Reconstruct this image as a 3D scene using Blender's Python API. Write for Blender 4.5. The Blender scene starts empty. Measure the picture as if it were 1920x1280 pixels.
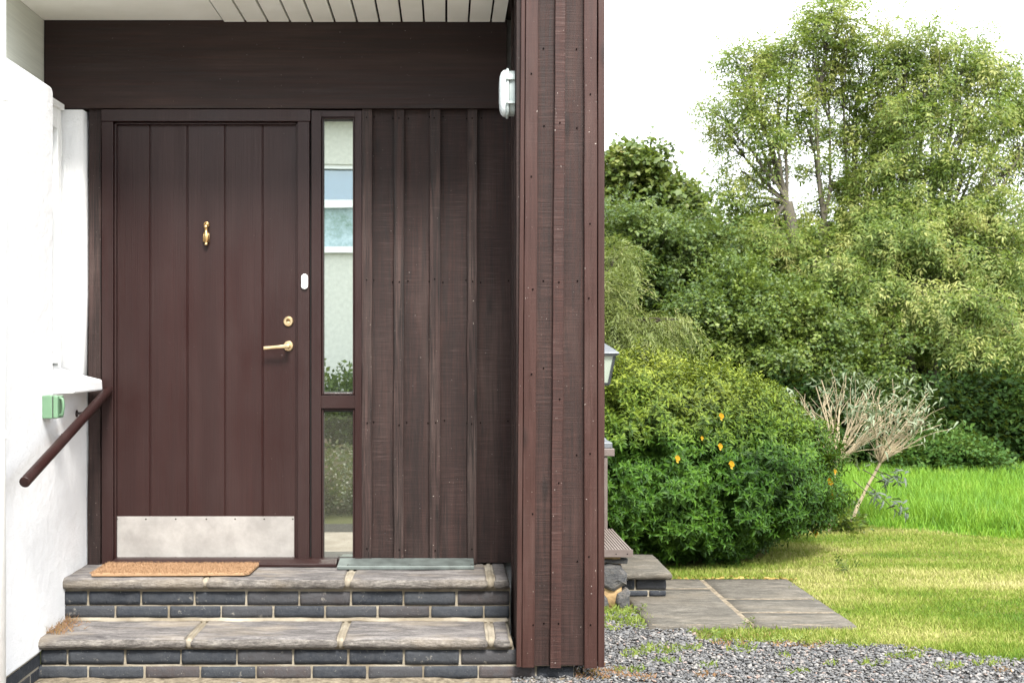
import bpy, bmesh, math, random
import numpy as np
from mathutils import Vector, Matrix, noise
R = math.radians
S = bpy.context.scene
COL = S.collection
random.seed(7); RNG = np.random.default_rng(11)

# ------------------------------------------------------------ camera, sky, sun, exposure
E = 1.31                 # eye height over the gravel
F = 2236.0               # focal length in pixels of the 1920 wide photograph
CX, CY = 837.0, 660.0    # vanishing point of the porch
cam = bpy.data.cameras.new('camera'); cam_o = bpy.data.objects.new('camera', cam); COL.objects.link(cam_o)
cam_o.location = (0, 0, E); cam_o.rotation_euler = (R(90), 0, 0)
cam.sensor_width = 36; cam.lens = F/1920*36
cam.shift_x = (960-CX)/1920; cam.shift_y = (CY-640)/1920
cam.dof.use_dof = True; cam.dof.focus_distance = 5.2; cam.dof.aperture_fstop = 7.1
cam.clip_start = 0.05; cam.clip_end = 2000
S.camera = cam_o
S.view_settings.view_transform = 'Standard'; S.view_settings.look = 'None'
S.view_settings.exposure = 2.2; S.view_settings.gamma = 1.0

SUN_EL, SUN_AZ = 50.0, 168.0     # azimuth clockwise from +Y (north): behind the camera, a little to the right
w = bpy.data.worlds.new('World'); S.world = w; w.use_nodes = True
nt = w.node_tree; nt.nodes.clear()
out = nt.nodes.new('ShaderNodeOutputWorld'); bg = nt.nodes.new('ShaderNodeBackground')
sky = nt.nodes.new('ShaderNodeTexSky'); sky.sky_type = 'NISHITA'; sky.sun_disc = False
sky.sun_elevation = R(SUN_EL); sky.sun_rotation = R(SUN_AZ); sky.air_density = 1.2; sky.dust_density = 3
tc = nt.nodes.new('ShaderNodeTexCoord')
cn = nt.nodes.new('ShaderNodeTexNoise'); cn.inputs['Scale'].default_value = 2.2; cn.inputs['Detail'].default_value = 6
cr = nt.nodes.new('ShaderNodeMapRange'); cr.inputs[1].default_value = .3; cr.inputs[2].default_value = .7
cr.inputs[3].default_value = .84; cr.inputs[4].default_value = .97
mx = nt.nodes.new('ShaderNodeMix'); mx.data_type = 'RGBA'; mx.inputs[7].default_value = (9.6, 9.9, 10.3, 1)
nt.links.new(tc.outputs['Generated'], cn.inputs['Vector']); nt.links.new(cn.outputs['Fac'], cr.inputs[0])
nt.links.new(cr.outputs[0], mx.inputs[0]); nt.links.new(sky.outputs[0], mx.inputs[6])
nt.links.new(mx.outputs[2], bg.inputs['Color']); bg.inputs['Strength'].default_value = .085
nt.links.new(bg.outputs[0], out.inputs[0])
sl = bpy.data.lights.new('sun', 'SUN'); sl.energy = 2.2; sl.angle = R(15); sl.color = (1, .96, .9)
so = bpy.data.objects.new('sun', sl); COL.objects.link(so)
sd = Vector((math.sin(R(SUN_AZ))*math.cos(R(SUN_EL)), math.cos(R(SUN_AZ))*math.cos(R(SUN_EL)), math.sin(R(SUN_EL))))
so.rotation_euler = sd.to_track_quat('Z', 'Y').to_euler(); so.location = sd*30

# ------------------------------------------------------------ helpers
def PX(x, D): return (x-CX)*D/F
def PZ(y, D): return E-(y-CY)*D/F
def PT(x, y, D): return Vector((PX(x, D), D, PZ(y, D)))

def tag(o, label=None, cat=None, group=None, kind=None):
    if label: o['label'] = label
    if cat: o['category'] = cat
    if group: o['group'] = group
    if kind: o['kind'] = kind
    return o
def empty(name, loc, label, cat, group=None):
    o = bpy.data.objects.new(name, None); COL.objects.link(o); o.location = loc; o.empty_display_size = .1
    return tag(o, label, cat, group)
def wloc(o):
    v = Vector((0, 0, 0))
    while o is not None: v += o.location; o = o.parent
    return v
def link_mesh(name, me, mats, parent, origin=None, smooth=False):
    if not isinstance(mats, (list, tuple)): mats = [mats]
    for m in mats: me.materials.append(m)
    pw = wloc(parent) if parent else Vector((0, 0, 0))
    og = Vector(origin) if origin is not None else pw
    me.transform(Matrix.Translation(-og))
    if smooth: me.polygons.foreach_set('use_smooth', [True]*len(me.polygons))
    o = bpy.data.objects.new(name, me); COL.objects.link(o)
    if parent: o.parent = parent
    o.location = og-pw
    return o
class MB:
    def __init__(s): s.bm = bmesh.new()
    def quadbox(s, pts, mi=0):
        v = [s.bm.verts.new(p) for p in pts]
        for f in ((0,3,2,1),(4,5,6,7),(0,1,5,4),(1,2,6,5),(2,3,7,6),(3,0,4,7)):
            s.bm.faces.new([v[i] for i in f]).material_index = mi
        return s
    def box(s, x0, x1, y0, y1, z0, z1, mi=0):
        return s.quadbox([(x0,y0,z0),(x1,y0,z0),(x1,y1,z0),(x0,y1,z0),(x0,y0,z1),(x1,y0,z1),(x1,y1,z1),(x0,y1,z1)], mi)
    def pbox(s, px0, px1, py0, py1, D, th, mi=0):      # a box whose front face covers these pixels at depth D
        return s.box(PX(px0,D), PX(px1,D), D, D+th, PZ(py1,D), PZ(py0,D), mi)
    def tube(s, pts, rad, n=8, mi=0, caps=True):
        pts = [Vector(p) for p in pts]
        if not hasattr(rad, '__len__'): rad = [rad]*len(pts)
        rings = []
        up = Vector((0.13, 0.31, 1)).normalized()
        for i, p in enumerate(pts):
            t = (pts[min(i+1, len(pts)-1)]-pts[max(i-1, 0)]).normalized()
            a = t.cross(up)
            if a.length < 1e-3: a = t.cross(Vector((1, 0, 0)))
            a.normalize(); b = t.cross(a)
            rings.append([s.bm.verts.new(p+(a*math.cos(2*math.pi*k/n)+b*math.sin(2*math.pi*k/n))*rad[i]) for k in range(n)])
        for r0, r1 in zip(rings, rings[1:]):
            for k in range(n):
                s.bm.faces.new((r0[k], r0[(k+1)%n], r1[(k+1)%n], r1[k])).material_index = mi
        if caps:
            s.bm.faces.new(rings[0]).material_index = mi; s.bm.faces.new(rings[-1][::-1]).material_index = mi
        return s
    def lathe(s, c, axis, prof, n=24, mi=0, sq=1.0):     # prof: (distance along axis, radius)
        axis = Vector(axis).normalized(); c = Vector(c)
        a = axis.orthogonal().normalized(); b = axis.cross(a); rings = []
        for d, r in prof:
            rings.append([s.bm.verts.new(c+axis*d+(a*math.cos(2*math.pi*k/n)+b*math.sin(2*math.pi*k/n))*max(r, 1e-5)) for k in range(n)])
        for r0, r1 in zip(rings, rings[1:]):
            for k in range(n): s.bm.faces.new((r0[k], r0[(k+1)%n], r1[(k+1)%n], r1[k])).material_index = mi
        s.bm.faces.new(rings[0][::-1]).material_index = mi; s.bm.faces.new(rings[-1]).material_index = mi
        return s
    def prism(s, poly, axis, a0, a1, mi=0):              # poly in the two other axes
        def mk(p, a):
            return {'x': (a, p[0], p[1]), 'y': (p[0], a, p[1]), 'z': (p[0], p[1], a)}[axis]
        v0 = [s.bm.verts.new(mk(p, a0)) for p in poly]; v1 = [s.bm.verts.new(mk(p, a1)) for p in poly]
        s.bm.faces.new(v0).material_index = mi; s.bm.faces.new(v1[::-1]).material_index = mi
        for i in range(len(poly)):
            j = (i+1) % len(poly)
            s.bm.faces.new((v0[j], v0[i], v1[i], v1[j])).material_index = mi
        return s
    def build(s, name, mats, parent=None, bevel=0, seg=2, smooth=False, origin=None):
        bmesh.ops.recalc_face_normals(s.bm, faces=s.bm.faces)
        if bevel:
            es = [e for e in s.bm.edges if len(e.link_faces) == 2 and e.calc_face_angle(0) > .6]
            bmesh.ops.bevel(s.bm, geom=es, offset=bevel, segments=seg, profile=.5, affect='EDGES', clamp_overlap=True)
        me = bpy.data.meshes.new(name); s.bm.to_mesh(me); s.bm.free()
        return link_mesh(name, me, mats, parent, origin, smooth)

def board(name, mat, parent, xt0, xt1, xb0, xb1, D, th, zb, zt, jit=.0012, nails=(), bevel=.0015):
    """a sawn board whose edges run from (xb0,xb1) at zb to (xt0,xt1) at zt, edges a little uneven"""
    bm = bmesh.new(); n = 26; rows = []; sd = random.random()*100
    for i in range(n+1):
        t = i/n; z = zb+(zt-zb)*t
        j0 = noise.noise((sd, z*4, 0))*jit*1.6; j1 = noise.noise((sd+9, z*4, 0))*jit*1.6
        jd = noise.noise((sd+5, z*1.2, 0))*jit
        x0 = xb0+(xt0-xb0)*t+j0; x1 = xb1+(xt1-xb1)*t+j1
        b = min(bevel, (x1-x0)/3)
        prof = [(x0, D+th+jd), (x0, D+b+jd), (x0+b, D+jd), (x1-b, D+jd), (x1, D+b+jd), (x1, D+th+jd)]
        rows.append([bm.verts.new((px, py, z)) for px, py in prof])
    for r0, r1 in zip(rows, rows[1:]):
        for k in range(5): bm.faces.new((r0[k], r0[k+1], r1[k+1], r1[k]))
        bm.faces.new((r0[5], r0[0], r1[0], r1[5]))
    bm.faces.new(rows[0][::-1]); bm.faces.new(rows[-1])
    bmesh.ops.recalc_face_normals(bm, faces=bm.faces)
    for nx, nz in nails:
        for k in range(1):
            ring = [bm.verts.new((nx+math.cos(a*math.pi/4)*.0031, D-.0030, nz+math.sin(a*math.pi/4)*.0037)) for a in range(8)]
            f = bm.faces.new(ring); f.material_index = 1
            ring2 = [bm.verts.new((v.co.x, D+.003, v.co.z)) for v in ring]
            for q in range(8): bm.faces.new((ring[q], ring2[q], ring2[(q+1)%8], ring[(q+1)%8])).material_index = 1
    me = bpy.data.meshes.new(name); bm.to_mesh(me); bm.free()
    return link_mesh(name, me, [mat, M['nail']], parent)

def fast_mesh(name, V, Fc):
    """V (n,3), Fc (m,k) uniform polygons"""
    me = bpy.data.meshes.new(name); k = Fc.shape[1]
    me.vertices.add(len(V)); me.vertices.foreach_set('co', V.astype(np.float32).ravel())
    me.loops.add(Fc.size); me.loops.foreach_set('vertex_index', Fc.astype(np.int32).ravel())
    me.polygons.add(len(Fc)); me.polygons.foreach_set('loop_start', np.arange(0, Fc.size, k, dtype=np.int32))
    me.update(calc_edges=True); me.validate()
    return me
def unit(a): return a/np.maximum(np.linalg.norm(a, axis=-1, keepdims=True), 1e-9)
def frames(yd, up):
    """rotation matrices with local y along yd, local z near up"""
    y = unit(yd); x = unit(np.cross(y, up)); z = np.cross(x, y)
    return np.stack([x, y, z], axis=-1)
def instance(T, TF, pos, Rm, sc):
    """T (v,3) template, TF (f,k), -> V, F for all instances"""
    n = len(pos)
    if np.ndim(sc) == 1: sc = np.asarray(sc)[:, None, None]
    V = np.einsum('nij,vj->nvi', Rm, T)*sc + pos[:, None, :]
    Fc = TF[None] + (np.arange(n)*len(T))[:, None, None]
    return V.reshape(-1, 3), Fc.reshape(-1, TF.shape[1])
def merge(parts):
    off = 0; Vs = []; Fs = []
    for V, Fc in parts: Vs.append(V); Fs.append(Fc+off); off += len(V)
    return np.concatenate(Vs), np.concatenate(Fs)

# ------------------------------------------------------------ materials
M = {}
class NT:
    def __init__(s, name):
        s.m = bpy.data.materials.new(name); s.m.use_nodes = True; s.t = s.m.node_tree
        s.b = s.t.nodes['Principled BSDF']; s.o = s.t.nodes['Material Output']; M[name] = s.m
    def n(s, typ, **kw):
        nd = s.t.nodes.new(typ)
        for k, v in kw.items():
            if k.startswith('i_'): nd.inputs[k[2:].replace('_', ' ')].default_value = v
            elif k.startswith('n_'): nd.inputs[int(k[2:])].default_value = v
            else: setattr(nd, k, v)
        return nd
    def l(s, a, b): s.t.links.new(a, b)
    def pos(s): return s.n('ShaderNodeNewGeometry').outputs['Position']
    def mapped(s, scale, src=None, rnd=False, rot=None):
        mp = s.n('ShaderNodeMapping'); mp.inputs['Scale'].default_value = scale
        if rot: mp.inputs['Rotation'].default_value = rot
        src = src or s.pos()
        if rnd:
            oi = s.n('ShaderNodeObjectInfo'); ad = s.n('ShaderNodeVectorMath', operation='MULTIPLY_ADD')
            ad.inputs[1].default_value = (7.3, 3.1, 5.7); s.l(oi.outputs['Random'], ad.inputs[0]); s.l(src, ad.inputs[2]); src = ad.outputs[0]
        s.l(src, mp.inputs['Vector']); return mp.outputs[0]
    def noise(s, vec, scale=1, detail=4, rough=.55, dist=0):
        t = s.n('ShaderNodeTexNoise'); t.inputs['Scale'].default_value = scale; t.inputs['Detail'].default_value = detail
        t.inputs['Roughness'].default_value = rough; t.inputs['Distortion'].default_value = dist
        s.l(vec, t.inputs['Vector']); return t.outputs['Fac']
    def ramp(s, fac, stops):
        r = s.n('ShaderNodeValToRGB'); e = r.color_ramp.elements
        while len(e) > len(stops): e.remove(e[-1])
        while len(e) < len(stops): e.new(.5)
        for q, (p, c) in zip(e, stops): q.position = p; q.color = (*c, 1) if len(c) == 3 else c
        s.l(fac, r.inputs[0]); return r.outputs[0]
    def rng(s, fac, a, b, c, d):
        r = s.n('ShaderNodeMapRange'); s.l(fac, r.inputs[0])
        for i, v in enumerate((a, b, c, d)): r.inputs[i+1].default_value = v
        return r.outputs[0]
    def mix(s, fac, a, b, mode='MIX'):
        m = s.n('ShaderNodeMix', data_type='RGBA', blend_type=mode)
        for sock, v in ((m.inputs[0], fac), (m.inputs[6], a), (m.inputs[7], b)):
            if isinstance(v, bpy.types.NodeSocket): s.l(v, sock)
            elif isinstance(v, (int, float)): sock.default_value = v
            else: sock.default_value = (*v, 1)
        return m.outputs[2]
    def math(s, op, a, b=0.0):
        m = s.n('ShaderNodeMath', operation=op)
        for i, v in enumerate((a, b)):
            if isinstance(v, bpy.types.NodeSocket): s.l(v, m.inputs[i])
            else: m.inputs[i].default_value = v
        return m.outputs[0]
    def bump(s, h, dist, strength=1, prev=None):
        b = s.n('ShaderNodeBump'); b.inputs['Distance'].default_value = dist; b.inputs['Strength'].default_value = strength
        s.l(h, b.inputs['Height'])
        if prev: s.l(prev, b.inputs['Normal'])
        return b.outputs[0]
    def fin(s, color=None, rough=.6, normal=None, metal=0, spec=.5):
        if color is not None:
            if isinstance(color, bpy.types.NodeSocket): s.l(color, s.b.inputs['Base Color'])
            else: s.b.inputs['Base Color'].default_value = (*color, 1)
        if isinstance(rough, bpy.types.NodeSocket): s.l(rough, s.b.inputs['Roughness'])
        else: s.b.inputs['Roughness'].default_value = rough
        s.b.inputs['Metallic'].default_value = metal; s.b.inputs['Specular IOR Level'].default_value = spec
        if normal: s.l(normal, s.b.inputs['Normal'])
        return s.m

def sawn(name, c0, c1, c2, line=190, amp=1.0, rough=.62, horiz=False, grain=1.0, wearc=(.15, .115, .105)):
    t = NT(name); p = t.pos()
    wob = t.noise(t.mapped((7, 7, 3), p), 1, 2)
    sc = (7, 7, line) if not horiz else (2.0, 60, 70)
    saw = t.noise(t.mapped(sc, p, rnd=True), 1, 2, .65, .15)
    gr = t.noise(t.mapped((75, 30, 2.2) if not horiz else (1.6, 40, 60), p, rnd=True), 1, 5, .62, 1.3)
    big = t.noise(t.mapped((6, 5, 1.3) if not horiz else (.9, 4, 5), p, rnd=True), 1, 4, .6)
    patch = t.noise(t.mapped((14, 14, 5), p, rnd=True), 1, 3)
    col = t.ramp(big, [(.3, c0), (.52, c1), (.7, c2)])
    sawm = t.rng(saw, .38, .64, 1-.5*amp, 1+.5*amp)
    grm = t.rng(gr, .36, .64, 1-.45*grain, 1+.45*grain)
    m1 = t.math('MULTIPLY', sawm, grm)
    cc = t.n('ShaderNodeCombineColor'); [t.l(m1, cc.inputs[i]) for i in range(3)]
    col = t.mix(1.0, col, cc.outputs[0], 'MULTIPLY')
    wear = t.math('MULTIPLY', t.rng(saw, .56, .70, 0, 1), t.rng(patch, .48, .72, 0, .85*amp))
    col = t.mix(wear, col, wearc)
    vo = t.n('ShaderNodeTexVoronoi'); vo.inputs['Scale'].default_value = 1; t.l(t.mapped((7, 7, 2.4) if not horiz else (2.2, 6, 6), p, rnd=True), vo.inputs['Vector'])
    kn = t.rng(vo.outputs['Distance'], .05, .15, .75, 0)
    col = t.mix(kn, col, tuple(v*.4 for v in c0))
    fl = t.noise(p, 110, 2, .5); col = t.mix(t.rng(fl, .745, .77, 0, .7), col, (.35, .31, .28))
    nb = t.bump(saw, .0024*amp); nb = t.bump(gr, .0022*grain, 1, nb); nb = t.bump(kn, .002, .7, nb)
    return t.fin(col, t.rng(gr, .3, .7, rough-.08, rough+.14), nb, spec=.30)
sawn('sawn_siding', (.0125, .0058, .0048), (.0205, .0102, .0086), (.032, .0195, .0168), 250, .42, .66, grain=.9, wearc=(.11, .08, .072))
sawn('siding_batten', (.0145, .0075, .0064), (.024, .0135, .0117), (.040, .0270, .0236), 210, .15, .62, grain=1.5)
sawn('sawn_porch_board', (.0135, .0058, .0045), (.0215, .0094, .0074), (.032, .0172, .0142), 265, .5, .64, grain=.8, wearc=(.115, .070, .062))
sawn('smooth_batten', (.0250, .0090, .0066), (.0320, .0122, .0092), (.043, .0225, .0185), 260, .10, .5, grain=.35)
sawn('sawn_batten', (.0220, .0080, .0060), (.0290, .0110, .0084), (.038, .0180, .0146), 230, .5, grain=.4)
sawn('beam_stain', (.0120, .0052, .0042), (.0175, .0080, .0064), (.0290, .0160, .0132), 60, .3, .62, True, grain=.5, wearc=(.040, .027, .023))

def paint(name, c, rough=.38, grain=.0004):
    t = NT(name); p = t.pos()
    g = t.noise(t.mapped((170, 170, 3), p), 1, 4, .65, .4); b = t.noise(t.mapped((3.5, 3.5, 1.2), p), 1, 6, .65)
    pl = t.noise(t.mapped((13, 13, .35), p), 1, 2); f = t.noise(p, 75, 3, .6)
    col = t.mix(t.rng(b, .36, .66, 0, .8), c, (c[0]*1.25+.003, c[1]*1.7+.004, c[2]*1.7+.004))
    col = t.mix(t.rng(pl, .35, .65, 0, .45), col, tuple(v*.62 for v in c))
    col = t.mix(t.rng(g, .40, .62, 0, .35), col, tuple(v*.55 for v in c))
    col = t.mix(t.rng(f, .755, .775, 0, .55), col, (.3, .27, .25))
    rg = t.math('ADD', t.rng(b, .3, .7, rough-.08, rough+.12), t.rng(g, .4, .6, -.03, .05))
    return t.fin(col, rg, t.bump(g, grain*2.2, 1, t.bump(b, .004, .35)), spec=.32)
paint('door_paint', (.0200, .0052, .0044), .40)
paint('frame_paint', (.0180, .0048, .0041), .42)
paint('rail_paint', (.020, .0056, .0048), .34)
def simple(name, c, rough=.5, metal=0, spec=.5, bs=0, bd=.001, var=.15):
    t = NT(name); p = t.pos(); f = t.noise(p, 18, 5, .6); g = t.noise(p, bs or 120, 4, .6)
    col = t.mix(t.rng(f, .3, .7, 0, 1), tuple(v*(1-var) for v in c), tuple(min(1, v*(1+var)) for v in c))
    return t.fin(col, t.rng(f, .3, .7, max(.03, rough-.07), min(1, rough+.07)), t.bump(g, bd, .6), metal, spec)
simple('nail', (.004, .003, .003), .95, spec=0)
simple('dark_gap', (.006, .005, .005), .9)
simple('gasket', (.03, .028, .026), .6)
simple('brass', (.62, .43, .2), .3, 1, bd=.0003, var=.25)
simple('brass_dark', (.16, .10, .045), .45, 1)
simple('satin_gold', (.72, .55, .33), .34, 1, bd=.0002)
simple('bell_white', (.82, .83, .84), .35, bd=.0001)
simple('bell_grey', (.45, .47, .48), .4)
simple('green_plastic', (.12, .215, .13), .42, bd=.0002, var=.06)
simple('upvc_white', (.80, .81, .80), .35, bd=.0002, var=.03)
simple('light_body', (.33, .38, .37), .42, bd=.0003, var=.08)
simple('light_lens', (.55, .60, .61), .28, bd=.0002, var=.03)
simple('steel_screw', (.12, .11, .10), .45, 1)
simple('galv_strip', (.115, .135, .128), .5, .35, bs=40, bd=.0012, var=.3)
simple('black_iron', (.035, .038, .042), .45, .2)
simple('lantern_grey', (.10, .11, .12), .45, .3)
simple('bracket', (.10, .035, .03), .4)
t = NT('lantern_glass'); t.fin((.26, .30, .25), .25)
t = NT('plaster'); p = t.pos(); a = t.noise(p, 16, 6, .6); b = t.noise(p, 140, 4, .7); d = t.noise(t.mapped((3, 3, 1.5), p), 1, 4)
col = t.mix(t.rng(d, .55, .75, 0, .35), (.72, .725, .73), (.65, .655, .645))
col = t.mix(t.rng(t.noise(p, 60, 3), .74, .78, 0, .5), col, (.5, .48, .42))
t.fin(col, .85, t.bump(b, .002, 1, t.bump(a, .006, .8)), spec=.2)
simple('cream_render', (.60, .60, .54), .85, spec=.2, bs=20, bd=.004, var=.1)
t = NT('painted_panel'); p = t.pos(); g = t.noise(t.mapped((3, 3, 130), p), 1, 3)
t.fin(t.mix(t.rng(g, .3, .7, 0, 1), (.50, .52, .47), (.58, .60, .54)), .55, t.bump(g, .0006), spec=.3)
t = NT('soffit_paint'); p = t.pos(); g = t.noise(t.mapped((3, 110, 110), p), 1, 3); b = t.noise(p, 4, 4)
t.fin(t.mix(t.rng(b, .3, .7, 0, 1), (.72, .72, .65), (.80, .80, .74)), .6, t.bump(g, .0008), spec=.25)
t = NT('kick_plate'); p = t.pos(); g = t.noise(t.mapped((30, 30, 400), p), 1, 3); b = t.noise(p, 9, 6, .7); sp = t.noise(p, 150, 3, .7)
col = t.mix(t.rng(b, .35, .7, 0, 1), (.25, .238, .225), (.36, .345, .325)); col = t.mix(t.rng(sp, .7, .76, 0, .5), col, (.30, .22, .17))
t.fin(col, t.rng(b, .3, .7, .42, .6), t.bump(g, .0002, .5, t.bump(b, .001, .5)), metal=.3)
# sidelight glass: strongly mirroring pane over a dark interior
t = NT('mirror_pane'); g = t.n('ShaderNodeBsdfGlossy'); g.inputs['Color'].default_value = (.86, .93, .90, 1); g.inputs['Roughness'].default_value = .004
bn = t.bump(t.noise(t.mapped((1.2, 1, 1.6)), 3, 1), 0.00025, .3); t.l(bn, g.inputs['Normal'])
t.fin((.03, .035, .03), .1); ms = t.n('ShaderNodeMixShader'); ms.inputs[0].default_value = .74
t.l(t.b.outputs[0], ms.inputs[1]); t.l(g.outputs[0], ms.inputs[2]); t.l(ms.outputs[0], t.o.inputs[0])
t = NT('low_pane'); g = t.n('ShaderNodeBsdfGlossy'); g.inputs['Color'].default_value = (.86, .90, .84, 1); g.inputs['Roughness'].default_value = .006
t.fin((.05, .05, .04), .1); ms = t.n('ShaderNodeMixShader'); ms.inputs[0].default_value = .5
t.l(t.b.outputs[0], ms.inputs[1]); t.l(g.outputs[0], ms.inputs[2]); t.l(ms.outputs[0], t.o.inputs[0])
t = NT('window_pane'); g = t.n('ShaderNodeBsdfGlossy'); g.inputs['Color'].default_value = (.8, .9, .95, 1); g.inputs['Roughness'].default_value = .01
t.fin((.035, .085, .15), .1); ms = t.n('ShaderNodeMixShader'); ms.inputs[0].default_value = .22
t.l(t.b.outputs[0], ms.inputs[1]); t.l(g.outputs[0], ms.inputs[2]); t.l(ms.outputs[0], t.o.inputs[0])
# stone slabs
def stone(name, ca, cb, cc, s=1.0, bd=.003, tan=.5):
    t = NT(name); p = t.pos()
    a = t.noise(t.mapped((4*s, 16*s, 20*s), p, rnd=True), 1, 9, .72, .9); b = t.noise(p, 95, 5, .75); c = t.noise(t.mapped((2.5, 6, 6), p, rnd=True), 1, 5)
    d = t.noise(t.mapped((12*s, 55*s, 50*s), p, rnd=True), 1, 6, .7, .4)
    e = t.noise(t.mapped((60, 110, 110), p), 1, 5, .75)
    f = t.math('ADD', t.math('ADD', t.math('MULTIPLY', a, .45), t.math('MULTIPLY', d, .30)), t.math('MULTIPLY', e, .25))
    col = t.ramp(f, [(.40, ca), (.5, cb), (.60, cc)])
    col = t.mix(t.rng(c, .5, .68, 0, tan), col, (.33, .275, .20))
    col = t.mix(t.rng(b, .6, .72, 0, .5), col, tuple(v*.5 for v in ca))
    col = t.mix(t.rng(b, .26, .36, .4, 0), col, (.42, .40, .37))
    return t.fin(col, .78, t.bump(b, bd*.8, .9, t.bump(f, bd*2.2, .9)), spec=.3)
stone('slab_stone', (.050, .046, .046), (.118, .110, .107), (.225, .210, .200), 1.0, .004, .4)
stone('slab_edge', (.050, .045, .040), (.13, .118, .107), (.27, .25, .222), 1.8, .009, .45)
stone('concrete_slab', (.040, .036, .028), (.078, .070, .057), (.145, .132, .110), 1.6, .004, .15)
stone('field_stone', (.030, .031, .034), (.062, .062, .062), (.115, .105, .095), 1.4, .006, .45)
t = NT('mortar'); p = t.pos(); a = t.noise(p, 30, 6, .7); b = t.noise(p, 5, 4)
t.fin(t.mix(t.rng(b, .4, .65, 0, .7), t.mix(a, (.10, .083, .058), (.25, .215, .16)), (.36, .33, .27)), .9, t.bump(a, .006), spec=.2)
t = NT('sandy_mortar'); p = t.pos(); a = t.noise(p, 40, 6, .7)
t.fin(t.mix(t.rng(a, .35, .65, 0, 1), (.08, .065, .045), (.24, .20, .145)), .9, t.bump(a, .006), spec=.2)
simple('pier_mortar', (.33, .225, .115), .9, spec=.1, bs=45, bd=.006, var=.3)
t = NT('engineering_brick'); p = t.pos(); gi = t.n('ShaderNodeNewGeometry').outputs['Random Per Island']
a = t.noise(p, 40, 5, .7); b = t.noise(p, 22, 6, .7, .15); c = t.noise(p, 150, 3)
col = t.ramp(gi, [(0, (.018, .021, .027)), (.35, (.026, .030, .037)), (.6, (.036, .039, .044)), (.8, (.043, .039, .040)), (1, (.058, .045, .043))])
col = t.mix(t.rng(a, .35, .65, 0, .55), col, (.050, .053, .058)); col = t.mix(t.rng(b, .63, .72, 0, .6), col, (.27, .25, .215))
col = t.mix(t.rng(c, .68, .74, 0, .7), col, (.26, .25, .22))
t.fin(col, .75, t.bump(c, .001, .8, t.bump(a, .004, 1)), spec=.2)
t = NT('coir'); p = t.pos(); a = t.noise(p, 120, 5, .8); b = t.noise(p, 14, 4)
gi = t.n('ShaderNodeNewGeometry').outputs['Random Per Island']
t.fin(t.mix(t.rng(b, .3, .7, 0, .7), t.mix(gi, (.21, .118, .060), (.42, .275, .165)), (.36, .225, .13)), .95, t.bump(a, .006), spec=.1)
t = NT('decking'); p = t.pos(); a = t.noise(t.mapped((30, 3, 30), p), 1, 5, .6)
t.fin(t.mix(a, (.10, .078, .066), (.21, .175, .155)), .6, t.bump(a, .001))
simple('dark_trim', (.10, .078, .07), .5)
simple('groove', (.018, .013, .012), .8)
# ground materials
def mottled(name, stops, sc=6, bd=.01, bs=60, stripe=None, rough=.95):
    t = NT(name); p = t.pos(); a = t.noise(t.mapped(stripe or (1, 1, 1), p), sc, 8, .7, .4); b = t.noise(p, bs, 5, .75)
    f = t.math('ADD', t.math('MULTIPLY', a, .7), t.math('MULTIPLY', b, .3))
    return t.fin(t.ramp(f, stops), rough, t.bump(b, bd), spec=.15)
mottled('soil', [(.3, (.05, .04, .022)), (.5, (.08, .085, .03)), (.7, (.10, .12, .035))], 3)
mottled('gravel_bed', [(.3, (.03, .028, .026)), (.5, (.08, .075, .07)), (.7, (.15, .14, .13))], 45, .02, 140)
mottled('drive_gravel', [(.3, (.24, .20, .165)), (.5, (.40, .345, .29)), (.7, (.52, .46, .40))], 5, .01, 160)
mottled('lawn_base', [(.3, (.06, .085, .015)), (.5, (.13, .125, .04)), (.7, (.24, .20, .085))], 2.2, .01, 120, (.55, 1.6, 1))
mottled('meadow_base', [(.3, (.05, .12, .01)), (.6, (.08, .18, .015))], 3)
mottled('painted_reflection', [(.38, (.14, .22, .16)), (.5, (.30, .40, .40)), (.62, (.45, .55, .60))], 4, .001, 30)  # trees reflected in a window pane, painted as mottled green and pale colour
def pebble(name, stops):
    t = NT(name); p = t.pos(); gi = t.n('ShaderNodeNewGeometry').outputs['Random Per Island']; a = t.noise(p, 160, 4, .7)
    col = t.ramp(gi, stops); col = t.mix(t.rng(a, .35, .7, 0, .35), col, (.30, .29, .27))
    return t.fin(col, .75, t.bump(a, .002), spec=.35)
pebble('pebble', [(0, (.022, .024, .028)), (.35, (.055, .058, .064)), (.62, (.090, .090, .092)), (.82, (.135, .13, .125)), (.93, (.23, .215, .20)), (.97, (.20, .12, .09)), (1, (.10, .10, .10))])
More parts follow.
